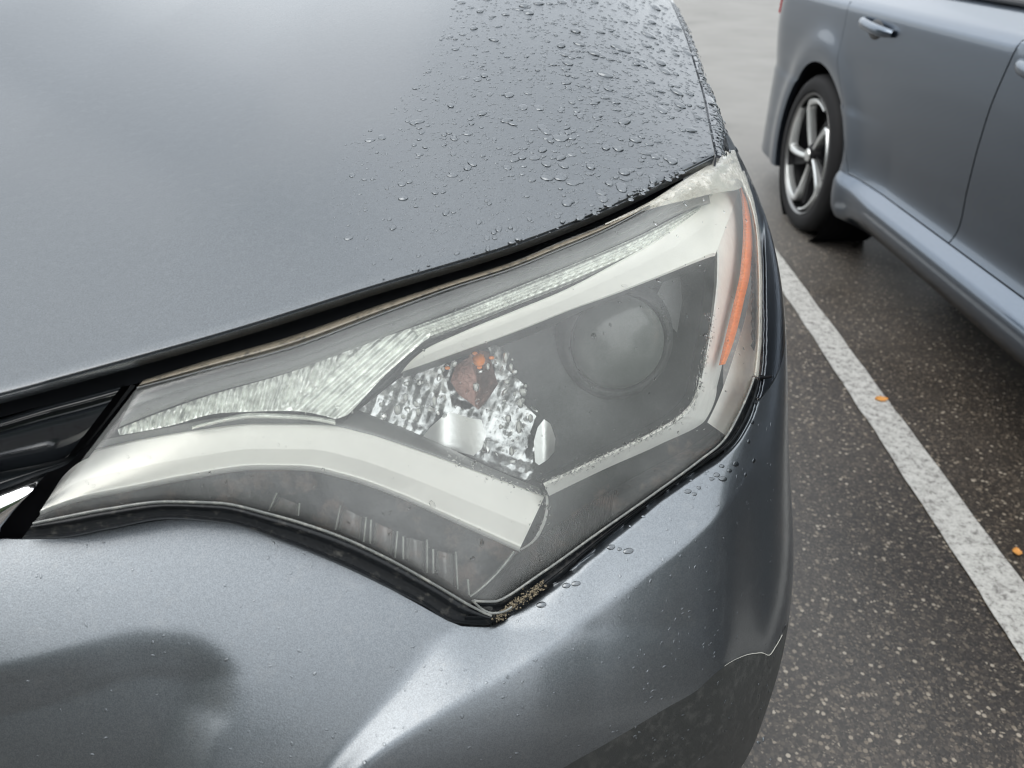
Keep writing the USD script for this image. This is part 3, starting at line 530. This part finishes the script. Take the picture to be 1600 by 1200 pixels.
# amber side strip
AI = [(1153, 290), (1159, 320), (1161, 360), (1157, 420), (1147, 470), (1135, 520), (1123, 571)]
AO = [(1163, 290), (1173, 318), (1177, 360), (1173, 420), (1162, 472), (1149, 525), (1133, 569)]
obj('amber_strip', ribbon(AI, AO, [(0, .014), (.5, .006), (1, .014)], n=360, m=12, bumpf=lambda x, y, t, s: .0003 * np.sin(s * 420)), M['amber'], lamp)
obj('side_housing', ribbon([(1170, 300), (1180, 350), (1178, 420), (1166, 490), (1150, 545), (1128, 610), (1105, 660)], [(1182, 312), (1189, 360), (1190, 440), (1189, 520), (1183, 590), (1165, 640), (1140, 685)], [(0, .034), (1, .016)], n=120), M['silver_mid'], lamp)
# lower chamber with clear fins and a fine ribbed optic along the bottom edge
LC = np.vstack([arc(LO, 8), arc([(812, 858), (850, 812), (858, 776), (945, 735), (1030, 697), (1105, 660), (1140, 690)], 8)[1:], arc([(1140, 690), (1030, 768), (925, 850), (850, 912), (780, 955), (730, 955)], 8)[1:], arc([(730, 955), (640, 915), (575, 880), (450, 825), (330, 790), (150, 808), (55, 825)], 8)[1:]])
obj('lower_chamber', patch(LC, lambda x, y: .052 + .004 * meshkit.fbm(np.stack([x / 30., y / 30., 0 * x], -1), 3, 4), 9), M['cavity_dk'], lamp)
for (x0, y0, x1, y1) in [(433, 770, 420, 798), (468, 786, 466, 806), (532, 790, 524, 828), (572, 808, 568, 847), (580, 812, 578, 850), (621, 830, 617, 872), (630, 838, 630, 874), (667, 843, 667, 895), (677, 858, 677, 896), (712, 862, 715, 921), (731, 905, 733, 930)]:
    w_ = 2.2
    obj('clear_fin', ribbon([(x0 - w_, y0), (x1 - w_, y1)], [(x0 + w_, y0), (x1 + w_, y1)], [(0, .036), (.5, .028), (1, .036)], n=12, m=7, th=.012), M['fin'], lamp)
for a_, b_ in (((436, 776, 424, 797), (466, 788, 464, 806)), ((536, 794, 528, 829), (566, 808, 562, 844)), ((586, 816, 583, 850), (616, 830, 612, 867)), ((635, 840, 634, 874), (662, 846, 662, 892)), ((682, 860, 681, 897), (708, 866, 709, 915))):
    obj('clear_block', ribbon([a_[:2], a_[2:]], [b_[:2], b_[2:]], [(0, .044), (.12, .037), (.5, .035), (.88, .037), (1, .044)], n=14, m=15, th=.004), M['block'], lamp)
obj('optic_rib', ribbon([(800, 860), (780, 886), (755, 912), (733, 930)], [(806, 863), (786, 890), (760, 917), (737, 935)], [(0, .036), (.5, .024), (1, .036)], n=40), M['fin'], lamp)
OT = [(808, 866), (832, 846), (880, 815), (940, 775), (1010, 735), (1080, 697), (1118, 668)]; OB = [(742, 936), (775, 936), (850, 890), (930, 835), (1010, 778), (1090, 722), (1130, 688)]
obj('ribbed_optic', ribbon(OT, OB, [(0, .046), (.4, .030), (1, .022)], n=900, m=10, bumpf=lambda x, y, t, s: .0013 * np.sin(s * 95 * 2 * np.pi) * (s < .55)), M['cavity_dk'], lamp)
obj('ribbed_optic', ribbon([(1178, 588), (1165, 625), (1148, 655), (1128, 690)], [(1187, 594), (1173, 640), (1158, 668), (1140, 696)], [(0, .014), (.5, .006), (1, .012)], n=300, m=8, bumpf=lambda x, y, t, s: .0008 * np.sin(s * 34 * 2 * np.pi)), M['fin'], lamp)
# rim of the lens: dark lower gasket, clear lip line, yellowed top edge
G1 = [(52, 818), (100, 808), (170, 795), (260, 784), (340, 786), (420, 803), (520, 834), (600, 870), (680, 914), (738, 948), (768, 962)]
G2 = [(34, 842), (90, 841), (170, 827), (265, 811), (350, 818), (450, 850), (540, 887), (600, 916), (660, 947), (712, 976), (768, 978)]
obj('lower_gasket', ribbon(G1, G2, [(0, .012), (.12, -.003), (.25, -.004), (.45, .003), (.8, .004), (.9, -.001), (1, .01)], n=200, m=40, th=.006), M['rubber'], lamp)
obj('lens_lip', join([tube(P(*arc(G1, 6).T, -.003), .0011)]), M['lip'], lamp)
H1 = [(740, 938), (772, 940), (850, 893), (930, 836), (1010, 780), (1090, 722), (1130, 689), (1158, 640), (1178, 590)]
H2 = [(722, 978), (775, 978), (852, 925), (932, 856), (1018, 785), (1100, 725), (1146, 693), (1174, 646), (1189, 596)]
obj('lower_gasket', ribbon(H1, H2, [(0, .008), (.1, -.002), (.3, .004), (.55, .003), (.62, -.003), (.75, .003), (1, .008)], n=220, m=40, th=.006), M['rubber'], lamp)
obj('lens_lip', join([tube(P(*arc(H1, 6).T, -.002), .0011)]), M['lip'], lamp)
obj('lens_lip', join([tube(P(*arc([(738, 938), (770, 958), (800, 948)], 5).T, -.003), .0010)]), M['lip'], lamp)
TE1 = [(224, 594), (330, 561), (449, 527), (600, 474), (700, 441), (800, 409), (870, 380), (945, 350), (1015, 318)]
TE2 = [(214, 606), (330, 576), (449, 545), (600, 489), (700, 452), (800, 420), (870, 392), (945, 360), (1015, 322)]
obj('yellowed_top_edge', ribbon(TE1, TE2, [(0, .014), (.3, .001), (.6, -.001), (.8, .004), (1, .001)], n=160, m=24), M['lip_tan'], lamp)
obj('lens_lip', join([tube(P(*arc(TE2, 6).T, -.0003), .0005)]), M['housing'], lamp)
KA = [(945, 349), (1015, 315), (1060, 287), (1100, 262), (1122, 249), (1143, 221)]
KB = [(946, 352), (1018, 326), (1075, 312), (1125, 300), (1150, 297), (1166, 285)]
crz = lambda x, y, t, s: .0035 * (meshkit.fbm(np.stack([x / 13., y / 7., 0 * x], -1), 3, 6) - .5)
obj('clear_lens_corner', ribbon(KA, KB, [(0, .004), (.3, .000), (1, .002)], n=160, m=40, bumpf=crz, th=.004), M['lens_edge'], lamp, smooth=60)
obj('clear_lens_corner', ribbon([(1165, 264), (1172, 288), (1179, 315), (1187, 372), (1191, 450), (1190, 520), (1185, 590)], [(1153, 275), (1160, 293), (1171, 320), (1181, 372), (1184, 450), (1183, 520), (1177, 585)], [(0, .004), (.5, -.001), (1, .004)], n=160, m=14, bumpf=lambda *a: .4 * crz(*a)), M['lens_edge'], lamp, smooth=60)
# lichen crust in the corner of the rim
mo = []
for _ in range(260):
    t_ = rng.random(); x, y = 775 + 75 * t_ + rng.normal(0, 3), 962 - 52 * t_ + rng.normal(0, 4) + 3
    m = trimesh.creation.icosphere(1, rng.uniform(.0003, .0009)); m.apply_scale(rng.uniform(.6, 1.6, 3)); m.apply_translation(P(x, y, -.002)); mo.append(m)
tag(obj('lichen', join(mo), M['moss']), 'crust of tan lichen in the lower corner of the headlight rim', 'lichen', kind='stuff')
# shut slot and scuffed edge on the bumper
obj('shut_slot', ribbon([(1187, 586), (1196, 585), (1207, 584)], [(1187, 594), (1196, 594), (1206, 592)], [(0, .004), (.5, -.002), (1, .004)], n=20, th=.01), M['black_void'], suv)
sc = arc([(1132, 1041), (1150, 1030), (1172, 1022), (1190, 1020), (1201, 1024), (1212, 1010), (1222, 992)], 3)
obj('scuff_line', join([tube(on_bumper(sc[:, 0], sc[:, 1], .0006), .00015 + .00035 * np.abs(np.sin(np.arange(len(sc)) * .05)) ** 2)]), M['scuff'], suv)

# ------------------------------------------------------------------ the sedan in the next bay
sed = thing('parked_car', 'blue grey sedan parked across the white line, rear wheel showing', 'car')
SX, WY, WZ, WR = 1.29, 3.45, .335, .335
prof_z = [.19, .225, .26, .30, .335, .355, .375, .42, .55, .70, .82, .90, .945, .958, .966, .982, 1.02]
prof_x = [.10, .045, .02, .004, .0, .02, .045, .058, .035, .012, .002, .004, .007, .011, .026, .066, .15]
pxz = PchipInterpolator(prof_z, prof_x)
def side_x(Y, Z):
    Y = np.asarray(Y, float)
    tap = .55 * np.clip((Y - 3.95) / .75, 0, 1.2) ** 2.6 + .5 * np.clip((.35 - Y) / .8, 0, 1.2) ** 2.4
    fade = np.clip((np.minimum(np.abs(Y - WY), np.abs(Y - .62)) - .40) / .5, 0, 1)
    base = np.where(Z < .6, .02 + (pxz(Z) - .02) * np.where(Y > WY, 0., np.where((Y > WY - .2) | (Y < .8), fade, np.clip(fade + .35, 0, 1))), pxz(Z))
    flare = -.016 * np.exp(-((np.hypot(Y - WY, Z - WZ) - .42) / .07) ** 2)
    return SX + base + tap + flare
def panel(name, y0, y1, z0=.19, z1=1.02, cuts=(), m=None):
    pts_, tri_ = fill(np.array([(y0 * 1000, z0 * 1000), (y1 * 1000, z0 * 1000), (y1 * 1000, z1 * 1000), (y0 * 1000, z1 * 1000)]), 22) if not cuts else (None, None)
    if cuts:
        pg = shapely.box(y0 * 1000, z0 * 1000, y1 * 1000, z1 * 1000)
        for c_ in cuts: pg = pg.difference(c_)
        pg = max(getattr(pg, 'geoms', [pg]), key=lambda q: q.area)
        pts_, tri_ = fill(np.asarray(pg.exterior.coords)[:-1], 16)
    y, z = pts_[:, 0] / 1000, pts_[:, 1] / 1000
    v = np.c_[side_x(y, z), y, z]; return obj(name, solid(v, tri_, v + [.03, 0, -.002]), m or M['sedan'], sed, smooth=40)
archc = shapely.Point(WY * 1000, WZ * 1000).buffer(383, 48); archf = shapely.Point(620, WZ * 1000).buffer(383, 48)
tunnel = shapely.box(-600, 0, 4700, 188)
lower_rear = shapely.Polygon([(3450, 0), (4800, 0), (4800, 330), (4300, 255), (3700, 250)])
rdoor = shapely.Polygon([(2240, 380), (2990, 380), (3090, 500), (3170, 640), (3260, 760), (3300, 1030), (2135, 1030), (2140, 945), (2240, 380)])
rocker = shapely.box(900, 100, 3100, 376)
fill_y = lambda *a: a
panel('rear_quarter', 2.6, 4.60, cuts=(archc, rdoor.buffer(2.5), rocker.buffer(1)))
def panel_poly(name, pg, step=16):
    pts_, tri_ = fill(np.asarray(pg.exterior.coords)[:-1], step); y, z = pts_[:, 0] / 1000, pts_[:, 1] / 1000
    v = np.c_[side_x(y, z), y, z]; obj(name, solid(v, tri_, v + [.03, 0, -.002]), M['sedan'], sed, smooth=40)
panel_poly('rear_door', rdoor.intersection(shapely.box(0, 378, 5000, 1020)))
panel_poly('front_door', shapely.Polygon([(1150, 380), (2234, 380), (2134, 945), (2129, 1020), (1150, 1020)]))
panel_poly('front_quarter', shapely.box(-250, 240, 1144, 1020).difference(archf))
panel_poly('rocker_panel', shapely.box(1000, 190, 3066, 376).difference(archc))
# tail, roof, windows, underside
def loft(secs): return facing(*grid_mesh(np.array(secs)))
W2 = 1.84
def cross(y, zt, tap):      # half body closed across to the far side
    return [[SX + .12 + tap, y, .2], [SX + .12 + tap, y, .96], [SX + .12 + tap, y, zt - .03], [SX + W2 / 2, y, zt], [SX + W2 - .12 - tap, y, zt - .03], [SX + W2 - .03 - tap, y, .95], [SX + W2 - .02 - tap, y, .2]]
obj('body_core', loft([cross(y, z, t_) for y, z, t_ in ((-.25, .72, .25), (.0, .86, .1), (.9, .985, .02), (4.0, .985, .02), (4.25, .985, .16), (4.50, .93, .40))]), M['black_satin'], sed)
obj('boot_lid', loft([[[SX + .14 + .3 * q, y, z] for q, (y, z) in enumerate([])] or [[x, y, z] for x in np.linspace(SX + .42, SX + W2 - .42, 8)] for y, z in ((3.55, 1.02), (4.0, 1.06), (4.45, 1.05), (4.56, .98), (4.60, .60), (4.56, .32))]), M['sedan'], sed)
gh = []
for y, zt, xi in ((1.0, 1.05, .18), (1.75, 1.40, .30), (2.4, 1.44, .31), (3.1, 1.41, .31), (3.9, 1.06, .22)):
    gh.append([[SX + .15, y, 1.02], [SX + .15 + (xi - .15) * .96, y, 1.0 + (zt - 1.0) * .93], [SX + xi + .1, y, zt], [SX + W2 / 2, y, zt + .01], [SX + W2 - xi - .1, y, zt], [SX + W2 - .125, y, 1.0]])
obj('side_window', loft(gh), M['glass_dark'], sed)
obj('window_seal', tube([[SX + .143, y, 1.026] for y in np.linspace(1.0, 3.7, 60)], .009), M['black_satin'], sed)
obj('roof', loft([[[SX + .42, y, z], [SX + W2 / 2, y, z + .02], [SX + W2 - .42, y, z]] for y, z in ((1.75, 1.405), (2.4, 1.45), (3.1, 1.42))]), M['sedan'], sed)
def handle(y):
    zc = .905; hx = float(side_x(y, zc)); ts = np.linspace(-1, 1, 28)
    m = tube(np.c_[hx - .034 + .030 * np.abs(ts) ** 3, y + .13 * ts, zc + .008 * ts], .0155 * (1 - .35 * np.abs(ts) ** 4), 14)
    v = np.array(m.vertices); v[:, 2] = zc + (v[:, 2] - zc) * 1.15; h = obj('door_handle', (v, m.faces), M['sedan'], sed, smooth=60)
    sph = trimesh.creation.icosphere(3, 1.0); sph.apply_scale([.012, .062, .034]); sph.apply_translation([hx + .002, y + .02, zc - .012])
    obj('handle_cup', sph, M['black_satin'], h, smooth=True)
handle(2.97); handle(1.96)
# tail lamp wraps the corner
tl = []
for z in np.linspace(.84, .99, 8):
    y = np.linspace(4.18, 4.58, 14); tl.append(np.c_[side_x(y, z) - .006, y, np.full(14, z)])
vt, ft = facing(*grid_mesh(np.array(tl))); obj('tail_light', solid(vt, ft, vt + [.03, 0, 0]), M['red'], sed)
# wheels
def ring(profile, k=72):
    ph = np.linspace(0, 2 * np.pi, k + 1); G = np.array([[[x, r_ * math.cos(p_), r_ * math.sin(p_)] for p_ in ph] for r_, x in profile]); v, f = grid_mesh(G); m = trimesh.Trimesh(v, f); m.fix_normals(); return m
def wheel(y, phase):
    w = UsdGeom.Xform.Define(stage, str(sed.GetPath()) + '/' + numbered(str(sed.GetPath()), 'wheel')); x0 = SX + .012
    mv = lambda m: (np.asarray(m.vertices) + [x0, y, WZ], m.faces); wp = w.GetPrim()
    obj('tyre', mv(ring([(.256, .03), (.260, .004), (.272, -.004), (.300, -.006), (.318, .004), (.331, .022), (.335, .05), (.335, .17), (.325, .205), (.25, .21)])), M['tyre'], wp, smooth=50)
    obj('rim_lip', mv(ring([(.248, .012), (.252, .002), (.258, .0), (.261, .008)])), M['alloy_dark'], wp, smooth=50)
    obj('rim_barrel', mv(ring([(.256, .02), (.24, .06), (.23, .12), (.0005, .13)])), M['alloy_black'], wp, smooth=50)
    obj('hub', mv(ring([(.0005, .010), (.03, .012), (.045, .022), (.055, .05)])), M['alloy_black'], wp)
    obj('hub_cap', mv(ring([(.0005, .004), (.024, .006), (.028, .013)])), M['alloy'], wp)
    for k in range(5):
        a0 = phase + k * 2 * math.pi / 5
        # a spoke: blade out to the rim that hooks round along it
        r_ = np.r_[np.linspace(.030, .205, 12), np.linspace(.222, .236, 10)]; ang = np.r_[np.linspace(-.12, .06, 12), np.linspace(.14, .98, 10)]
        wdt = np.r_[np.linspace(.012, .019, 12), np.linspace(.018, .005, 10)]; xx = np.r_[np.linspace(.022, .006, 12), np.linspace(.004, .002, 10)]
        cy, cz = r_ * np.cos(a0 + ang), r_ * np.sin(a0 + ang); t_ = np.stack([np.gradient(cy), np.gradient(cz)], 1); t_ /= np.linalg.norm(t_, axis=1, keepdims=True); nn = np.stack([-t_[:, 1], t_[:, 0]], 1)
        wdt = wdt * .74; sec = []
        for i in range(22):
            s_ = wdt[i]; sec.append([[x0 + xx[i] + q[1], y + cy[i] + nn[i, 0] * s_ * q[0], WZ + cz[i] + nn[i, 1] * s_ * q[0]] for q in ((-1.2, .03), (-1, .002), (-.4, -.003), (.8, .0), (1, .003), (1.2, .03))])
        m = trimesh.Trimesh(*grid_mesh(np.array(sec))); m.fix_normals(); obj('spoke', m, M['alloy'], wp, smooth=40)
        a1 = a0 - .33; sec = []
        for r2, wd in ((.05, .020), (.13, .018), (.215, .022)):
            c_, s2 = math.cos(a1 + (r2 - .05) * 1.0), math.sin(a1 + (r2 - .05) * 1.0); sec.append([[x0 + .03 - .06 * 0, y + c_ * r2 - s2 * wd * q, WZ + s2 * r2 + c_ * wd * q] for q in (-1, 0, 1)])
        m = trimesh.Trimesh(*grid_mesh(np.array(sec))); obj('dark_spoke', m, M['alloy_black'], wp)
wheel(WY, math.radians(62)); wheel(.62, .4)
lin = ring([(.381, -.0), (.381, .25), (.05, .26)]); 
for y in (WY, .62): obj('wheel_arch_liner', (np.asarray(lin.vertices) + [SX + .03, y, WZ], lin.faces), M['black_void'], sed)

# ------------------------------------------------------------------ fallen leaves
def leaf(x, y, size, ang, label):
    t = np.linspace(0, 1, 13); w = .34 * np.sin(np.pi * t ** .8) * (1 + .22 * np.sin(t * 26)); g = on_ground(np.array(x), np.array(y))
    rows = [[[(q - .5) * size, k * w[i] * size, .004 + .25 * size * (.35 * abs(k) + .4 * (q - .5) ** 2)] for k in (-1, -.5, 0, .5, 1)] for i, q in enumerate(t)]
    v, f = grid_mesh(np.array(rows)); v = v @ np.array([[math.cos(ang), math.sin(ang), 0], [-math.sin(ang), math.cos(ang), 0], [0, 0, 1]]) + g
    tag(obj('fallen_leaf', solid(v, f, v - [0, 0, .0008]), M['leaf'], smooth=60), label, 'leaf')
leaf(1377., 626., .042, .1, 'small orange leaf lying on the white parking line'); leaf(1588., 864., .028, 1.2, 'small orange leaf lying on the asphalt right of the white line')

# ------------------------------------------------------------------ rain drops
def drop_shape(seed):
    m = trimesh.creation.icosphere(2, 1.0); v = np.array(m.vertices); n = meshkit.noise(v * 1.6 + seed * 7.3, seed) - .5
    v *= (1 + .22 * n)[:, None]; v[:, 2] = np.where(v[:, 2] < 0, v[:, 2] * .12, v[:, 2] * .48); return v, np.array(m.faces)
SHAPES = [drop_shape(k) for k in range(8)]
SMALL = []
for k in range(5):
    m = trimesh.creation.icosphere(1, 1.0); v = np.array(m.vertices); v *= (1 + .4 * (meshkit.noise(v * 1.5 + k * 5.1, k) - .5))[:, None]; v[:, 2] = np.where(v[:, 2] < 0, v[:, 2] * .12, v[:, 2] * .42); SMALL.append((v, np.array(m.faces)))
def place(shape, p, n, along, rx, ry, rz):
    a = along - n * (along @ n); a /= np.linalg.norm(a); b = np.cross(n, a)
    v, f = shape; return p + (v[:, :1] * rx) * a + (v[:, 1:2] * ry) * b + (v[:, 2:] * rz) * n, f
def bonnet_normal(p):
    e = 1e-3; gx = (bonnet_z(p[:, 0] + e, p[:, 1]) - bonnet_z(p[:, 0] - e, p[:, 1])) / (2 * e); gy = (bonnet_z(p[:, 0], p[:, 1] + e) - bonnet_z(p[:, 0], p[:, 1] - e)) / (2 * e)
    n = np.stack([-gx, -gy, np.ones(len(p))], 1); return n / np.linalg.norm(n, axis=1, keepdims=True)
def bonnet_lift(p):
    xr2 = np.abs(p[:, 0] - XC); return .004 * np.exp(-((xr2 - .50 - .05 * (p[:, 1] - .6)) / .10) ** 2) * np.clip((p[:, 1] - .62) / .5, 0, 1)
wet = shapely.Polygon([(720, -20), (690, 60), (650, 120), (600, 190), (540, 225), (515, 290), (520, 380), (555, 440), (600, 440), (800, 385), (950, 330), (1050, 282), (1116, 240), (1098, 150), (1072, 65), (1040, -20)])
big, small, onb = [], [], []
N = 9000; qx, qy = rng.uniform(500, 1120, N), rng.uniform(-20, 445, N)
ok = shapely.contains_xy(wet, qx, qy); qx, qy = qx[ok], qy[ok]
edge = shapely.distance(wet.exterior, shapely.points(qx, qy))
dens = np.clip(.45 + .55 * (qx - 560) / 420, .4, 1) * np.clip(1 - np.clip(qy - 250, 0, 200) / 260 * (qx < 950), .25, 1)
sel = rng.random(len(qx)) < dens; qx, qy = qx[sel], qy[sel]
pp = on_bonnet(qx, qy); nn_ = bonnet_normal(pp); pp = pp + [0, 0, 1] * bonnet_lift(pp)[:, None]
for i in range(len(pp)):
    dist = np.linalg.norm(pp[i] - EYE); pxm = dist / 1200
    z = rng.random(); R = pxm * (rng.uniform(1.0, 2.4) if z < .88 else rng.uniform(2.8, 5.2) if z < .97 else rng.uniform(5.5, 8.5))
    R *= np.clip(.75 + (qx[i] - 500) / 1200, .8, 1.15)
    al = np.array([.25, -1, 0]) + rng.normal(0, .5, 3) if rng.random() < .6 else rng.normal(0, 1, 3)
    big_ = R / pxm > 4.6
    v, f = place(SHAPES[i % 8] if R / pxm > 3 else SMALL[i % 5], pp[i] - nn_[i] * R * .02, nn_[i], al, R * rng.uniform(1.0, 1.5), R * rng.uniform(.75, 1.0), R * rng.uniform(.7, 1.0))
    (big if big_ else small).append((R / pxm, v, f))
# wing top, seen end on
nW = frames_of(vw, fw2); 
if (nW[:, 2]).mean() < 0: nW = -nW
cand = np.where((vw[:, 1] < 1.75) & (nW[:, 2] > .3))[0]
for i in rng.choice(cand, 800):
    R = rng.uniform(.0012, .0032); j = rng.normal(0, .004, 3) * [.3, 1, 0]
    v, f = place(SMALL[i % 5], vw[i] + j, nW[i], rng.normal(0, 1, 3) + [.8, -.5, 0], R * rng.uniform(1, 1.9), R * .8, R * .8); small.append((3, v, f))
# bumper shelf and face
def surface_frames(fn, x, y):
    x, y = np.asarray(x, float), np.asarray(y, float)
    p, q, r_ = fn(x, y), fn(x + 2, y), fn(x, y + 2); n = np.cross(r_ - p, q - p); n /= np.linalg.norm(n, axis=1, keepdims=True)
    return p, np.where((n * (EYE - p)).sum(1, keepdims=True) < 0, -n, n), np.linalg.norm(p - EYE, axis=1) / 1200
shelf = [(955, 855), (968, 858), (982, 861), (885, 915), (900, 912), (846, 945), (1075, 768), (1085, 772), (1092, 762), (1112, 748), (1120, 742), (1130, 748), (1140, 735), (1128, 728), (1150, 725), (1165, 742), (1170, 690), (1178, 720), (1105, 722), (1176, 660)]
ps, ns, ks = surface_frames(on_bumper, [q[0] for q in shelf], [q[1] for q in shelf])
for k in range(len(shelf)):
    R = rng.uniform(3.2, 5.5) * ks[k]; v, f = place(SHAPES[k % 8], ps[k] - ns[k] * R * .03, ns[k], np.array([1, .2, 0.]), R * rng.uniform(1, 1.8), R * .85, R * .75); big.append((5, v, f))
x, y = rng.uniform(0, 1215, 1500), rng.uniform(640, 1195, 1500)
right = signed(PLINE, x, y)[0] > 4
ok = ~shapely.contains_xy(cutpoly.buffer(6), x, y) & (rng.random(1500) < np.where(right & (x > 950), .75, np.where(right, .35, .12)))
x, y = x[ok], y[ok]; ps, ns, ks = surface_frames(on_bumper, x, y)
for k in range(len(x)):
    R = rng.uniform(.9, 2.4) * ks[k]; v, f = place(SMALL[k % 5], ps[k] - ns[k] * R * .03, ns[k], rng.normal(0, 1, 3), R * rng.uniform(1, 1.8), R * rng.uniform(.7, 1), R * .55); onb.append((v, f))
# beads on the lens, thickest along the edge of the bezel
lensd = []; spots = []
ce = arc(CI[2:], 2.0); ue = arc([(700, 712), (750, 735), (800, 755), (850, 775), (852, 800), (840, 832)], 2.5)
for q in ce:
    for _ in range(2): spots.append((q[0] + rng.normal(0, 4), q[1] + rng.normal(0, 4), rng.uniform(.8, 2.1)))
for q in ue: spots.append((q[0] + rng.normal(0, 5), q[1] + rng.normal(0, 4), rng.uniform(.8, 2.0)))
for _ in range(420):
    x, y = rng.uniform(100, 1180), rng.uniform(300, 930)
    if shapely.contains_xy(ins.buffer(-14), x, y): spots.append((x, y, rng.uniform(.8, 2.4) if rng.random() < .93 else rng.uniform(3, 5)))
spots = np.array(spots); ps, ns, ks = surface_frames(lambda a_, b_: P(a_, b_, 0.), spots[:, 0], spots[:, 1])
for k in range(len(spots)):
    R = spots[k, 2] * ks[k]; lensd.append((2, *place(SMALL[k % 5], ps[k] + ns[k] * .0003, ns[k], rng.normal(0, 1, 3), R * rng.uniform(1, 1.7), R * rng.uniform(.6, 1), R * .7)))
tag(obj('bumper_droplets', join(onb), M['bumper'], smooth=True), 'sparse fine droplets on the bumper paint below the headlight', 'droplets', kind='stuff')
big.sort(key=lambda q: -q[0]); first, rest = big[:300], big[300:]
for k, (rp, v, f) in enumerate(first):
    c = v.mean(0); tag(obj('rain_drop', (v, f), M['film'], smooth=True), 'large clear rain drop beaded on the wet grey car paint', 'rain drop', 'large rain drops on the grey car')
tag(obj('fine_rain_drops', join([(v, f) for _, v, f in rest + small]), M['film'], smooth=True), 'fine rain droplets scattered over the bonnet, wing and bumper paint', 'droplets', kind='stuff')
tag(obj('lens_droplets', join([(v, f) for _, v, f in lensd]), M['water'], smooth=True), 'tiny droplets beaded on the headlight lens along the bezel edge', 'droplets', kind='stuff')

# ------------------------------------------------------------------ added unseen trees, their spread shaped for dark reflections in the bumper
wd = []
for k in range(64):
    az = math.radians((-125 + 119 * (k + .5) / 38 if k < 38 else 42 + 83 * (k - 37.5) / 26) + .6 * rng.normal()); rr = 20 + 6 * rng.random(); x, y, h = rr * math.sin(az), -rr * math.cos(az), rng.uniform(8, 10)
    wd.append(tube([[x, y, 0], [x + .1, y, h * .35], [x + .2, y, h * .7]], [.22, .17, .08], 7))
    for _ in range(9):
        m = trimesh.creation.icosphere(2, 1.); v = np.array(m.vertices); v *= (.6 + .9 * meshkit.fbm(v * 2.3 + rng.random(3) * 50, 3, 1))[:, None]
        r_ = rng.uniform(1.3, 2.4); wd.append((v * [r_ * 1.2, r_, r_ * .9] + [x + rng.normal(0, 1.1), y + rng.normal(0, .9), h * rng.uniform(.22, .95)], m.faces))
tag(obj('added_trees', join(wd), M['foliage'], smooth=False), 'added unseen trees, placed and gapped to shape the bumper reflections', 'wood', kind='stuff')
